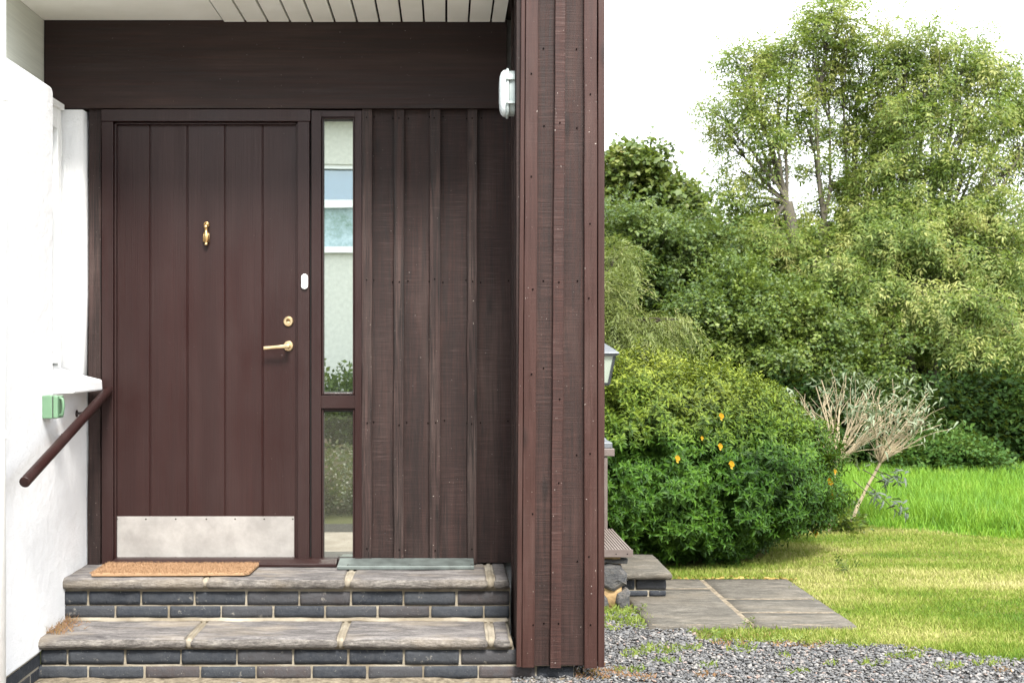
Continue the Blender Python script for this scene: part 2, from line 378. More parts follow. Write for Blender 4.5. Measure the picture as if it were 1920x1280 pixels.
def foliage(name, stops, tr=.35, rough=.5, hue=None, nsc=1.3, spec=.4, top=None, nmap=None, gw=.5):
    t = NT(name); p = t.pos(); gi = t.n('ShaderNodeNewGeometry').outputs['Random Per Island']
    nz = t.noise(t.mapped(nmap, p) if nmap else p, nsc, 4, .6)
    f = t.math('ADD', t.math('MULTIPLY', gi, gw), t.math('MULTIPLY', t.rng(nz, .3, .7, 0, 1), 1-gw))
    col = t.ramp(f, stops)
    if hue: col = t.mix(t.rng(nz, .52, .66, 0, hue[1]), col, hue[0])
    if top:    # young yellow shoots grow on the upper side of the shrub
        nz = t.noise(p, 5, 4, .6); sp = t.n('ShaderNodeSeparateXYZ'); t.l(p, sp.inputs[0])
        hz = t.math('ADD', sp.outputs[2], t.math('MULTIPLY', nz, .6))
        col = t.mix(t.math('MULTIPLY', t.rng(hz, top[1], top[2], 0, 1), t.rng(gi, .1, .8, .2, 1)), col, top[0])
    t.fin(col, rough, spec=spec)
    ts = t.n('ShaderNodeBsdfTranslucent'); tcol = t.mix(.6, col, (.20, .26, .03)); t.l(tcol, ts.inputs['Color'])
    ms = t.n('ShaderNodeMixShader'); ms.inputs[0].default_value = tr
    t.l(t.b.outputs[0], ms.inputs[1]); t.l(ts.outputs[0], ms.inputs[2]); t.l(ms.outputs[0], t.o.inputs[0])
    return t.m
G = lambda a, b, c: (a, b, c)
foliage('ash_leaf', [(.08, (.028, .065, .008)), (.42, (.120, .185, .035)), (.75, (.28, .32, .085)), (1, (.45, .39, .16))], .5, hue=((.40, .40, .13), .7), nsc=2.6)
foliage('sycamore_leaf', [(.1, (.035, .065, .012)), (.5, (.08, .12, .022)), (.9, (.17, .18, .045)), (1, (.22, .15, .06))], .35)
foliage('thicket_leaf', [(.1, (.022, .048, .010)), (.5, (.052, .092, .018)), (.9, (.13, .17, .04))], .3)
foliage('hawthorn_leaf', [(.1, (.020, .048, .007)), (.5, (.062, .105, .014)), (.9, (.19, .235, .045))], .3)
foliage('conifer_leaf', [(.1, (.08, .11, .025)), (.6, (.15, .18, .045)), (1, (.24, .21, .08))], .25)
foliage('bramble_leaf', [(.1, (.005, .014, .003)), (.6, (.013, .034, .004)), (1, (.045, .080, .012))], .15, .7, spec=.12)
foliage('hypericum_leaf', [(.08, (.005, .022, .003)), (.45, (.024, .068, .006)), (.9, (.072, .155, .014))], .2, .5, top=((.27, .29, .035), 1.0, 1.8), spec=.18)  # darkest stop paints deep shade between the leaves, random per leaf
foliage('grey_leaf', [(.1, (.09, .13, .07)), (.9, (.22, .25, .16))], .2)
foliage('dark_leaf', [(.1, (.03, .045, .03)), (.9, (.07, .09, .07))], .1)
foliage('lawn_blade', [(.15, (.06, .14, .008)), (.40, (.16, .23, .020)), (.60, (.34, .34, .10)), (.88, (.54, .47, .24))], .3, .7, nsc=1.0, nmap=(.55, 1.3, 1), gw=.3)
foliage('tall_blade', [(.05, (.045, .14, .008)), (.4, (.11, .25, .014)), (.75, (.19, .34, .026)), (1, (.40, .44, .11))], .4, .6, nsc=2.5)
foliage('weed_leaf', [(.1, (.08, .14, .02)), (.6, (.18, .23, .04)), (1, (.30, .30, .07))], .3)
foliage('red_weed', [(.1, (.20, .10, .05)), (.6, (.30, .16, .09)), (1, (.34, .26, .10))], .3)
foliage('petal', [(.1, (.62, .34, .02)), (.9, (.75, .50, .06))], .3)
foliage('nettle_leaf', [(.1, (.014, .045, .006)), (.6, (.035, .085, .012)), (1, (.09, .15, .025))], .2, .6, spec=.2)
foliage('heather', [(.1, (.04, .07, .02)), (.5, (.12, .13, .05)), (.8, (.22, .12, .12)), (1, (.30, .20, .16))], .2)
foliage('fallen', [(.1, (.20, .10, .03)), (.6, (.42, .27, .08)), (1, (.6, .45, .18))], .15)
def bark(name, a, b):
    t = NT(name); p = t.pos(); n1 = t.noise(t.mapped((18, 18, 4), p), 1, 6, .7)
    return t.fin(t.mix(n1, a, b), .85, t.bump(n1, .02), spec=.2)
bark('ash_bark', (.05, .045, .033), (.135, .12, .095)); bark('dark_bark', (.035, .028, .02), (.08, .065, .05)); bark('dry_stem', (.24, .19, .12), (.46, .39, .26))

# ============================================================ GROUND
def sheet(name, mat, poly, z, kind='structure', **kw):
    mb = MB(); mb.bm.faces.new([mb.bm.verts.new((x, y, z)) for x, y in poly])
    return tag(mb.build(name, mat), kind=kind, **kw)
sheet('ground', M['soil'], [(-900, -900), (900, -900), (900, 900), (-900, 900)], 0)
GB = [(.5, 5.95), (.94, 5.95), (.94, 5.60), (1.12, 5.58), (1.15, 5.40), (1.45, 5.36), (1.87, 5.33), (2.42, 5.03), (3.4, 4.75), (5.5, 4.6), (9, 4.6)]
sheet('gravel_drive', M['gravel_bed'], [(-9, 1.7), (9, 1.7)]+GB[::-1]+[(.5, 4.9), (-9, 4.9)], .004)
sheet('driveway', M['drive_gravel'], [(-9, -1.2), (-2.6, -1.2), (-2.6, 2.15), (.5, 2.15), (.5, -1.2), (9, -1.2), (9, 4.0), (3.6, 4.2), (-9, 4.2)], .008)
ML = lambda x: 9.07-.77*(x-2.93)            # where the mown lawn ends and the long grass begins
sheet('lawn', M['lawn_base'], [(.62, 5.95)]+[(.94, 5.95), (.94, 5.60)]+[(x, y) for x, y in GB[3:]]+[(9, ML(7.5)), (7.5, ML(7.5)), (2.93, 9.07), (1.5, 10.2), (.62, 10.5)], .008)
sheet('meadow', M['meadow_base'], [(.62, 10.5), (1.5, 10.2), (2.93, 9.07), (7.5, ML(7.5)), (30, ML(7.5)), (30, 16), (.62, 16)], .012)

def gb_y(x):
    xs = [p[0] for p in GB]; ys = [p[1] for p in GB]
    return np.interp(x, [-9, .5, .93, .95]+xs[3:], [4.9, 5.95, 5.95, 5.6]+ys[3:])
# gravel stones
ico = bmesh.new(); bmesh.ops.create_icosphere(ico, subdivisions=1, radius=1)
IV = np.array([v.co[:] for v in ico.verts]); IF = np.array([[v.index for v in f.verts] for f in ico.faces]); ico.free()
def randrot(n):
    q = unit(RNG.normal(size=(n, 4))); w_, x, y, z = q.T
    return np.stack([np.stack([1-2*(y*y+z*z), 2*(x*y-z*w_), 2*(x*z+y*w_)], -1), np.stack([2*(x*y+z*w_), 1-2*(x*x+z*z), 2*(y*z-x*w_)], -1), np.stack([2*(x*z-y*w_), 2*(y*z+x*w_), 1-2*(x*x+y*y)], -1)], -2)
def stones(n, x0, x1, y0, y1, test, zoff=.0):
    x = RNG.uniform(x0, x1, n); y = RNG.uniform(y0, y1, n); k = test(x, y); x = x[k]; y = y[k]; n = len(x); parts = []
    s = np.exp(RNG.normal(-5.22, .38, n)); s = np.clip(s, .0025, .017)
    z = .006+RNG.uniform(0, .012, n)+zoff
    pos = np.stack([x, y, z], -1); Rm = randrot(n)
    for v in range(5):
        k = np.arange(n) % 5 == v
        T = IV*np.array([1.3, .9, .42])*(1+RNG.normal(0, .16, (len(IV), 1)))
        # tilt mostly flat
        rz = RNG.uniform(0, 6.28, k.sum()); c, s_ = np.cos(rz), np.sin(rz)
        yd = np.stack([c, s_, RNG.normal(0, .25, k.sum())], -1); up = np.stack([RNG.normal(0, .3, k.sum()), RNG.normal(0, .3, k.sum()), np.ones(k.sum())], -1)
        parts.append(instance(T, IF, pos[k], frames(yd, up), s[k]))
    return merge(parts)
V, Fc = stones(62000, .26, 3.8, 4.35, 5.95, lambda x, y: (y < gb_y(x)+RNG.normal(0, .025, len(x))))
V2, F2 = stones(6000, -1.65, .3, 4.1, 4.70, lambda x, y: y < 4.66)
V, Fc = merge([(V, Fc), (V2, F2)])
g = link_mesh('gravel', fast_mesh('gravel', V, Fc), M['pebble'], None)
tag(g, 'loose grey slate gravel in front of the porch', 'gravel', kind='stuff')

# blades of grass
BT = np.array([[-.5, 0, 0], [.5, 0, 0], [.32, .12, .55], [-.32, .12, .55], [.03, .42, 1.0], [-.03, .42, 1.0]])
BF = np.array([[0, 1, 2, 3], [3, 2, 4, 5]])
def blades(x, y, h, wd, lean=.35, z=.008):
    n = len(x); a = RNG.uniform(0, 6.283, n)
    yd = np.stack([np.cos(a), np.sin(a), RNG.normal(0, .05, n)], -1)
    up = np.stack([RNG.normal(0, lean, n), RNG.normal(0, lean, n), np.ones(n)], -1)
    Rm = frames(yd, up)
    T = BT[None]*np.stack([wd, h*RNG.uniform(.3, 1.3, n), h], -1)[:, None, :]
    V = np.einsum('nij,nvj->nvi', Rm, T)+np.stack([x, y, np.full(n, z)], -1)[:, None, :]
    Fc = BF[None]+(np.arange(n)*6)[:, None, None]
    return V.reshape(-1, 3), Fc.reshape(-1, 4)
def in_path(x, y): return (x > .94) & (x < 1.93) & (y > 5.58) & (y < 6.74)
def vis(n, d0, d1, x1max=4.6, p=2.0):        # points denser near the camera, inside the strip the photograph can see and a bit more
    y = d0+(d1-d0)*RNG.uniform(0, 1, n)**p
    x = RNG.uniform(.62, .62*y+.9, n)
    return x, y
x, y = vis(330000, 4.7, 9.6, p=1.35)
nj = np.array([noise.noise((a*5, b*5, 1)) for a, b in zip(x, y)])*.09
k = (y > gb_y(x)+nj+RNG.normal(0, .03, len(x))) & ~in_path(x-np.abs(nj)*.6+RNG.normal(0, .012, len(x)), y-np.minimum(nj, 0)*.3+RNG.normal(0, .010, len(x))) & (y < ML(x)+RNG.normal(0, .05, len(x))) & ~((x < 1.25) & (y < 7.0)) & (((x-1.35)/.75)**2+((y-7.9)/.7)**2 > 1)
x, y = x[k], y[k]
def lawn_len(x, y):
    return np.array([.5+.5*noise.noise((a*1.6, b*3.0, 3.3)) for a, b in zip(x, y)])
ln = lawn_len(x, y)
V, Fc = blades(x, y, (.010+.022*ln)*RNG.uniform(.6, 1.5, len(x)), np.full(len(x), .0038)*RNG.uniform(.7, 1.4, len(x)), .6)
tag(link_mesh('lawn_grass', fast_mesh('lawn_grass', V, Fc), M['lawn_blade'], None), 'short mown lawn with straw coloured patches', 'grass', kind='stuff')
y = 6.6+(12.5-6.6)*RNG.uniform(0, 1, 150000)**1.25; x = RNG.uniform(1.4, .66*y+1.6, 150000)
k = y > ML(x)+RNG.normal(0, .06, len(x)); x, y = x[k], y[k]
ramp_in = np.clip((y-ML(x))/.35, .35, 1)
V, Fc = blades(x, y, .145*ramp_in*RNG.uniform(.6, 1.35, len(x)), .008*RNG.uniform(.7, 1.5, len(x)), .28, .012)
tag(link_mesh('tall_grass', fast_mesh('tall_grass', V, Fc), M['tall_blade'], None), 'long bright green grass beyond the mown lawn', 'grass', kind='stuff')

# ============================================================ PAVED PATH
def rough_slab(mb, x0, x1, y0, y1, z0, z1, cell=.03, amp=.003, bev=.006, mi=0, seed=0, edge=None, emi=None):
    bm = bmesh.new()
    nx = max(2, int((x1-x0)/cell)); ny = max(2, int((y1-y0)/cell)); nz = 3
    def P(i, j, k): return (x0+(x1-x0)*i/nx, y0+(y1-y0)*j/ny, z0+(z1-z0)*k/nz)
    vs = {}
    def gv(i, j, k):
        if (i, j, k) not in vs:
            q = Vector(P(i, j, k)); s = seed*7.7
            # chamfer on the extreme edges
            c = Vector((0, 0, 0))
            if k in (0, nz):
                if j == 0: c.y += bev
                if i == 0: c.x += bev
                if i == nx: c.x -= bev
            if j == 0 and k == nz: c.z -= bev*.6
            nn = Vector((noise.noise(q*9+Vector((s, 0, 0))), noise.noise(q*9+Vector((0, s+4, 0))), noise.noise(q*12+Vector((0, 0, s+9)))))
            n2 = Vector((noise.noise(q*38+Vector((s, 0, 0))), noise.noise(q*38+Vector((0, s, 0))), 0))
            q += c+Vector((nn.x*amp, nn.y*amp*1.8+(n2.y*amp*1.1 if j == 0 else 0), nn.z*amp*.6))
            vs[(i, j, k)] = mb.bm.verts.new(q)
        return vs[(i, j, k)]
    def fc(l, m=mi):
        f = mb.bm.faces.new([gv(*a) for a in l]); f.material_index = m; f.smooth = True
    e = mi if emi is None else emi
    for i in range(nx):
        for j in range(ny):
            fc([(i, j, nz), (i+1, j, nz), (i+1, j+1, nz), (i, j+1, nz)]); fc([(i, j, 0), (i, j+1, 0), (i+1, j+1, 0), (i+1, j, 0)])
        for k in range(nz):
            fc([(i, 0, k), (i+1, 0, k), (i+1, 0, k+1), (i, 0, k+1)], e); fc([(i, ny, k), (i, ny, k+1), (i+1, ny, k+1), (i+1, ny, k)], e)
    for j in range(ny):
        for k in range(nz):
            fc([(0, j, k), (0, j, k+1), (0, j+1, k+1), (0, j+1, k)], e); fc([(nx, j, k), (nx, j+1, k), (nx, j+1, k+1), (nx, j, k+1)], e)
mb = MB()
rows_l = [5.585, 6.45, 6.74]; rows_r = [5.585, 5.86, 6.18, 6.74]
for a, b in zip(rows_l, rows_l[1:]): rough_slab(mb, .95, 1.426, a+.0035, b-.0035, -.03, .030, .06, .003, .004, 0, a)
for a, b in zip(rows_r, rows_r[1:]): rough_slab(mb, 1.446, 1.925, a+.0035, b-.0035, -.03, .030, .06, .003, .004, 0, b)
mb.box(.97, 1.905, 5.61, 6.72, -.02, .0285, 1)
tag(mb.build('path', [M['concrete_slab'], M['sandy_mortar']]), kind='structure')

# ============================================================ HOUSE
DF = 5.37
house = empty('house', (-.6, 5.6, 0), 'house entrance with white rendered side wall, dark brown timber cladding and pale soffit', 'house')
XW = -1.619
ZT = E+1.085
# white side wall with the window opening
poly = [(1.2, .115), (5.372, .115), (5.372, 1.19), (4.91, 1.19)]
for k in range(7):
    a = k/6*math.pi/2; poly.append((4.91-.03+.03*math.cos(a), ZT-.03+.03*math.sin(a)))
poly.append((1.2, ZT))
MB().prism(poly, 'x', -1.80, XW).build('side_wall', M['plaster'], house, .006, 3)
mb = MB(); rough_slab(mb, -1.80, XW, 5.315, 5.46, 1.14, ZT-.002, .05, .0022, .004); mb.build('window_reveal', M['plaster'], house)
# dark brick plinth under the render
def bricks(mb, axis, rows, face, th, mi=0):
    """rows: (z0, z1, joints list); axis x: face plane y; axis y: face plane x"""
    for z0, z1, js in rows:
        for a, b in zip(js, js[1:]):
            j = lambda s: random.uniform(-s, s)
            a2, b2 = a+.005+j(.0012), b-.005+j(.0012); f = face+j(.0015)
            zz0, zz1 = z0+j(.0012), z1+j(.0012)
            if axis == 'x': rough_slab(mb, a2-.001, b2+.001, f, face+.03, zz0-.001, zz1+.001, .014, .0014, .0016, mi, a*10)
            else: mb.box(face-th, f, a2, b2, zz0, zz1, mi)
mb = MB(); js = [4.775-.225*k for k in range(16)][::-1]
bricks(mb, 'y', [(.058, .105, js), (-.01, .048, [v-.11 for v in js]+[4.775])], XW-.006, .05)
mb.box(-1.80, XW-.010, 1.2, 4.78, -.02, .1135, 1)
mb.build('plinth', [M['engineering_brick'], M['mortar']], house, .002, 1)
MB().box(-1.90, -1.806, 1.2, 5.5, ZT-.25, 2.83).build('fascia_panel', M['painted_panel'], house)
# soffit: a plain panel on the left, narrow boards with dark gaps on the right
MB().box(-1.804, PX(418, DF), 4.66, DF-.002, 2.797, 2.815).build('soffit_panel', M['soffit_paint'], house)
mb = MB(); gx = [PX(462+41.65*k, DF) for k in range(-1, 13)]
for a, b in zip(gx, gx[1:]):
    if a > .26: break
    mb.box(a+.0046, min(b-.0046, .262), 4.66, DF-.004-random.uniform(0, .003), 2.788+random.uniform(0, .0015), 2.805)
mb.build('soffit_boards', M['soffit_paint'], house, .001, 1)
MB().box(-2.3, .60, 4.64, 9.5, 2.835, 3.05).build('roof', M['dark_trim'], house)
MB().box(-1.80, .27, 4.66, 5.5, 2.817, 2.833).build('soffit_backing', M['dark_gap'], house)
# main wall behind the timber front
MB().box(-2.2, .60, 5.46, 9.3, 0, 2.83).build('main_wall', M['plaster'], house)
# lintel beam
DBm = 5.345
board('lintel_beam', M['beam_stain'], house, -1.803, .272, -1.803, .272, DBm, .08, PZ(203, DBm), 2.796, .0006)
# rough corner board left of the door frame
board('corner_board', M['siding_batten'], house, PX(167, DF), PX(190, DF), PX(164, DF), PX(188, DF), DF, .06, .355, PZ(204, DF), .002)
ZB = .357
# door frame
fr = MB(); DJ = 5.355
fr.box(PX(190.5, DJ), PX(212, DJ), DJ, 5.44, ZB, PZ(228, DJ))
fr.box(PX(212, DJ), PX(216, DJ), DJ+.018, 5.44, ZB, PZ(230, DJ))
fr.box(PX(190.5, DJ), PX(582, DJ), DJ-.002, 5.44, PZ(228, DJ)+.001, PZ(205, DJ))
fr.box(PX(216, DJ), PX(554, DJ), DJ+.018, 5.44, PZ(232, DJ), PZ(228, DJ)-.001)
fr.box(PX(558, DJ), PX(580, DJ), DJ, 5.44, ZB, PZ(228, DJ))
fr.box(PX(554, DJ), PX(558, DJ), DJ+.018, 5.44, ZB, PZ(230, DJ))
fr.build('door_frame', M['frame_paint'], house, .002, 2)
MB().box(PX(578, DJ), PX(588, DJ), DJ+.03, 5.44, ZB, PZ(205, DJ)).build('frame_gap', M['dark_gap'], house)
mb = MB(); mb.prism([(5.30, .356), (5.45, .356), (5.45, .385), (5.335, .385), (5.30, .370)], 'x', PX(212, 5.33), PX(632, 5.33)); mb.build('threshold', M['frame_paint'], house, .003, 2)
# door with V grooves
DD = 5.392
gxs = [PX(v, DD) for v in (281.5, 351.5, 422, 492.5)]
x0, x1 = PX(215.5, DD), PX(555, DD)
pr = [(x0, DD+.045), (x0, DD)]
for gx_ in gxs: pr += [(gx_-.0048, DD), (gx_-.0012, DD+.0045), (gx_+.0012, DD+.0045), (gx_+.0048, DD)]
pr += [(x1, DD), (x1, DD+.045)]
door = MB().prism(pr, 'z', .388, PZ(233, DD)).build('door', M['door_paint'], house, origin=(x0, DD, .39))
# kick plate
DK = DD-.003
mb = MB(); mb.pbox(217.5, 551.5, 967.5, 1050, DK, .0022)
for rx in [219.5, 273.5, 329.5, 387, 441, 495.5, 549]:
    for ry in (972.5, 1044.5):
        mb.lathe((PX(rx, DK), DK+.0005, PZ(ry, DK)), (0, -1, 0), [(0, .0042), (.001, .004), (.0016, .001)], 8, 1)
mb.build('kick_plate', [M['kick_plate'], M['steel_screw']], door)
# lever handle
c = Vector((PX(541, DD), DD, PZ(648.5, DD)))
mb = MB(); mb.lathe(c, (0, -1, 0), [(0, .0225), (.006, .0225), (.008, .020), (.0085, .011), (.022, .0095), (.030, .0095)], 28)
mb.tube([c+Vector((0, -.012, 0)), c+Vector((0, -.045, 0))], .009, 16)
mb.build('handle_rose', M['satin_gold'], door, smooth=False)
mb = MB()
lp = [(.012, .0085, .052), (.0, .0095, .055), (-.03, .0085, .055), (-.07, .0078, .053), (-.105, .0085, .051)]
rings = []
for dx, hh, yy in lp:
    zc = c.z+dx*.085-.001
    rings.append([mb.bm.verts.new((c.x+dx, DD-yy+a*.006, zc+b*hh)) for a, b in ((-1, -.6), (-1, .6), (-.4, 1), (.6, 1), (1, .6), (1, -.6), (.6, -1), (-.4, -1))])
for r0, r1 in zip(rings, rings[1:]):
    for k in range(8): mb.bm.faces.new((r0[k], r0[(k+1)%8], r1[(k+1)%8], r1[k]))
mb.bm.faces.new(rings[0]); mb.bm.faces.new(rings[-1][::-1])
mb.build('handle', M['satin_gold'], door, .0015, 2)
# lock
c = Vector((PX(541, DD), DD, PZ(602.5, DD)))
mb = MB(); mb.lathe(c, (0, -1, 0), [(0, .0225), (.008, .0225), (.011, .019), (.011, .0165)], 28)
mb.lathe(c+Vector((0, -.011, .004)), (0, -1, 0), [(-.002, .0095), (.0015, .0095), (.002, .008)], 18, 1)
mb.lathe(c+Vector((0, -.011, -.007)), (0, -1, 0), [(-.002, .0068), (.003, .0068), (.0035, .005)], 16, 0)
mb.box(c.x-.0012, c.x+.0012, c.y-.0155, c.y-.0125, c.z-.001, c.z+.008, 2)
mb.build('lock', [M['satin_gold'], M['brass_dark'], M['nail']], door)
# knocker: small ring mount, ball and baluster shaped striker
c = Vector((PX(388, DD), DD, PZ(440, DD)))
mb = MB()
mb.lathe(c+Vector((.003, 0, .046)), (0, -1, 0), [(0, .0105), (.004, .0105), (.006, .007), (.020, .006)], 18)
mb.tube([c+Vector((.0095*math.cos(a), -.012, .044+.011*math.sin(a))) for a in np.linspace(-1.2, 3.6, 14)], .0028, 8)
mb.lathe(c+Vector((-.001, -.020, .034)), (0, 0, 1), [(-.010, .002), (-.0085, .0065), (-.004, .0098), (0, .0105), (.004, .0095), (.0085, .006), (.0105, .002)], 18)
mb.lathe(c+Vector((0, -.018, -.012)), (0, 0, 1), [(-.038, .001), (-.0375, .0072), (-.033, .0092), (-.029, .0072), (-.027, .0062), (-.022, .0098), (-.010, .0128), (.004, .0135), (.016, .0115), (.026, .0078), (.034, .0065), (.036, .0078), (.039, .0068), (.040, .001)], 20)
for a in np.linspace(0, 6.283, 9)[:-1]:
    mb.tube([c+Vector((.0122*math.cos(a), -.018+.0122*math.sin(a), -.034)), c+Vector((.0138*math.cos(a), -.018+.0138*math.sin(a), -.010)), c+Vector((.0105*math.cos(a), -.018+.0105*math.sin(a), .008))], .0014, 5)
mb.build('knocker', M['brass'], door, smooth=True)
# sidelight window
DS = 5.362
sw = MB()
sw.box(PX(584, DS), PX(602, DS), DS, 5.44, ZB+.012, PZ(207.5, DS))
sw.box(PX(665.5, DS), PX(678, DS), DS, 5.44, ZB+.012, PZ(207.5, DS))
sw.box(PX(602, DS)+.0005, PX(665.5, DS)-.0005, DS+.0005, 5.44, PZ(219, DS), PZ(207.5, DS))
sw.box(PX(602, DS)+.0005, PX(665.5, DS)-.0005, DS+.0005, 5.44, PZ(765, DS), PZ(741, DS))
sw.box(PX(602, DS)+.0005, PX(665.5, DS)-.0005, DS+.0005, 5.44, ZB+.012, PZ(1052, DS))
side = sw.build('sidelight', M['frame_paint'], house, .002, 2, origin=(PX(630, DS), DS, ZB))
def ringbox(mb, x0, x1, z0, z1, w_, y0, y1, mi=0):
    mb.box(x0, x0+w_, y0, y1, z0, z1, mi); mb.box(x1-w_, x1, y0, y1, z0, z1, mi)
    mb.box(x0+w_, x1-w_, y0+.0004, y1, z1-w_, z1, mi); mb.box(x0+w_, x1-w_, y0+.0004, y1, z0, z0+w_, mi)
for (ya, yb) in ((219, 740), (766, 1051)):
    mb = MB(); ringbox(mb, PX(602.5, DS), PX(665, DS), PZ(yb, DS), PZ(ya, DS), .0085, DS+.010, 5.43)
    mb.build('glazing_bead', M['frame_paint'], side, .003, 2)
    mb = MB(); ringbox(mb, PX(605.5, DS), PX(662, DS), PZ(yb-4, DS), PZ(ya+5, DS), .0035, DS+.024, 5.43)
    mb.build('gasket', M['gasket'], side)
    mb = MB(); mb.pbox(606, 661.5, ya+6, yb-4, 5.392, .006); mb.build('pane', M['mirror_pane' if ya < 300 else 'low_pane'], side)
# cladding right of the sidelight
zb, zt = .360, PZ(202, DF)
bx = [(678.5, 698), (739, 758), (806, 826), (877, 895)]
def nl(x, D, ys): return [(PX(x+random.uniform(-2, 2), D), PZ(y_+random.uniform(-3, 3), D)) for y_ in ys]
edges = [(690, 744), (752, 812), (820, 882), (889, 962)]
for (a, b) in edges:
    D = DF+.020
    board('cladding_board', M['sawn_siding'], house, PX(a, D), PX(b, D), PX(a, D), PX(b, D), D, .02, zb, zt, nails=nl(b-8, D, (220, 526, 792))+nl(a+12, D, (221, 527, 790)))
for (a, b) in bx:
    D = DF-.004
    board('batten', M['siding_batten'], house, PX(a, D), PX(b, D), PX(a-1, D), PX(b-1, D), D, .022, zb, zt-.0015, .0022, nails=nl((a+b)/2, D, (222, 526, 794, 1030)))
MB().box(PX(676, DF+.04), .27, DF+.041, 5.459, ZB, 2.40).build('cladding_backing', M['dark_gap'], house)
# the clad end wall of the porch
XI, XO = .276, PX(1133, 4.71)
ZPB, ZPT = PZ(1250, 4.71), 2.83
porch = MB().box(XI+.03, XO-.012, 4.746, 5.452, ZPB+.012, ZPT).build('porch_end_wall', M['dark_gap'], house, origin=(XI, 4.71, ZPB))
def pb(xt0, xt1, xb0, xb1, D, th, mat, nm, nails=(), dz=0, jit=.0015):
    board(nm, M[mat], porch, PX(xt0, D), PX(xt1, D), PX(xb0, D), PX(xb1, D), D, th, ZPB+dz, ZPT-.001, jit, nails)
D0, D1 = 4.728, 4.706
ny = (90, 235, 540, 680, 850, 1170)
pb(1002, 1048, 996, 1038, D0, .017, 'sawn_porch_board', 'cladding_board', nl(1019, D0, (91, 234, 526, 690, 1168)), .002)
pb(1052, 1102, 1046, 1100, D0, .017, 'sawn_porch_board', 'cladding_board', nl(1081, D0, (90, 238, 528, 850, 1054)), .003)
pb(978, 985.2, 968.5, 978, D1+.004, .022, 'smooth_batten', 'trim_strip', (), .001, .0006)
pb(986.5, 1010, 979, 1002, D1, .024, 'smooth_batten', 'batten', nl(998, D1, (140, 330, 540, 700, 965, 1168)), 0, .001)
pb(1042, 1061, 1032, 1052, D1, .022, 'sawn_batten', 'batten', nl(1048, D1, (231, 526, 750, 905, 1170)), -.002)
pb(1095.5, 1119.5, 1096, 1120, D1, .022, 'smooth_batten', 'batten', nl(1106, D1, (180, 420, 560, 850, 1040, 1168)), -.003, .001)
pb(1121.5, 1133.5, 1121.5, 1133.5, D1+.003, .030, 'smooth_batten', 'trim_strip', (), 0, .0008)
# inner return of the end wall
def side_board(y0, y1, th, nm, mat):
    mb = MB(); n = 18; sd = random.random()*50
    for k in range(n):
        z0 = ZPB+.02+(2.785-ZPB-.02)*k/n; z1 = ZPB+.02+(2.785-ZPB-.02)*(k+1)/n
        pass
    mb.box(XI+.03-th, XI+.0295, y0, y1, ZPB+.015, 2.834)
    mb.build(nm, M[mat], porch, .002, 2)
side_board(4.732, 4.80, .028, 'batten', 'sawn_siding'); side_board(4.803, 4.93, .012, 'cladding_board', 'sawn_siding')
side_board(4.933, 4.975, .024, 'batten', 'sawn_siding'); side_board(4.978, 5.14, .012, 'cladding_board', 'sawn_siding')
side_board(5.143, 5.19, .024, 'batten', 'sawn_siding'); side_board(5.193, 5.366, .012, 'cladding_board', 'sawn_siding')
# grey drip strip under the cladding
mb = MB(); DR = 5.235
mb.prism([(DR, .357), (5.372, .357), (5.372, .384), (DR+.006, .3725), (DR, .370)], 'x', PX(632, DR), PX(889, DR))
for rx in (652, 768, 884):
    mb.lathe((PX(rx, DR), DR+.014, .3735), (0, 0, 1), [(0, .006), (.002, .0055), (.004, .002)], 10, 1)
mb.build('drip_strip', [M['galv_strip'], M['steel_screw']], house, .0015, 1)
# side window in the white wall
xf = -1.715
win = MB().box(xf-.03, xf-.022, 4.86, 5.36, 1.24, ZT-.05).build('side_window', M['window_pane'], house, origin=(xf, 5.1, 1.2))
mb = MB(); ringbox2 = lambda y0, y1, z0, z1, w_, xa, xb: (mb.box(xa, xb, y0, y0+w_, z0, z1), mb.box(xa, xb, y1-w_, y1, z0, z1), mb.box(xa, xb-.0004, y0+w_, y1-w_, z1-w_, z1), mb.box(xa, xb-.0004, y0+w_, y1-w_, z0, z0+w_))
ringbox2(4.80, 5.314, 1.205, ZT-.01, .045, xf-.05, xf); mb.build('window_frame', M['upvc_white'], win, .003, 2)
mb = MB(); ringbox2 = lambda y0, y1, z0, z1, w_, xa, xb: (mb.box(xa, xb, y0, y0+w_, z0, z1), mb.box(xa, xb, y1-w_, y1, z0, z1), mb.box(xa, xb-.0004, y0+w_, y1-w_, z1-w_, z1), mb.box(xa, xb-.0004, y0+w_, y1-w_, z0, z0+w_))
ringbox2(4.83, 5.262, 1.262, ZT-.06, .05, xf-.03, xf+.018); mb.build('window_sash', M['upvc_white'], win, .004, 2)
for zc in (PZ(275, 5.28), PZ(400, 5.28), PZ(610, 5.28)):
    mb = MB(); mb.tube([(xf+.010, 5.268, zc-.045), (xf+.010, 5.268, zc+.045)], .0075, 12)
    mb.box(xf+.002, xf+.006, 5.27, 5.292, zc-.045, zc+.01); mb.build('hinge', M['upvc_white'], win, .001, 1)
mb = MB(); mb.box(-1.80, PX(125, 5.3)-.012, 4.92, 5.31, ZT-.012, ZT+.016); mb.build('window_head', M['upvc_white'], win, .004, 2)
# sloping sill that stands proud of the wall
mb = MB(); zs = [(-1.79, 1.245), (-1.715, 1.240), (XW, 1.208), (-1.535, 1.187), (-1.532, 1.140), (-1.60, 1.136), (-1.79, 1.136)]
mb.prism(zs, 'y', 4.905, 5.318); mb.build('window_sill', M['plaster'], win, .007, 3)

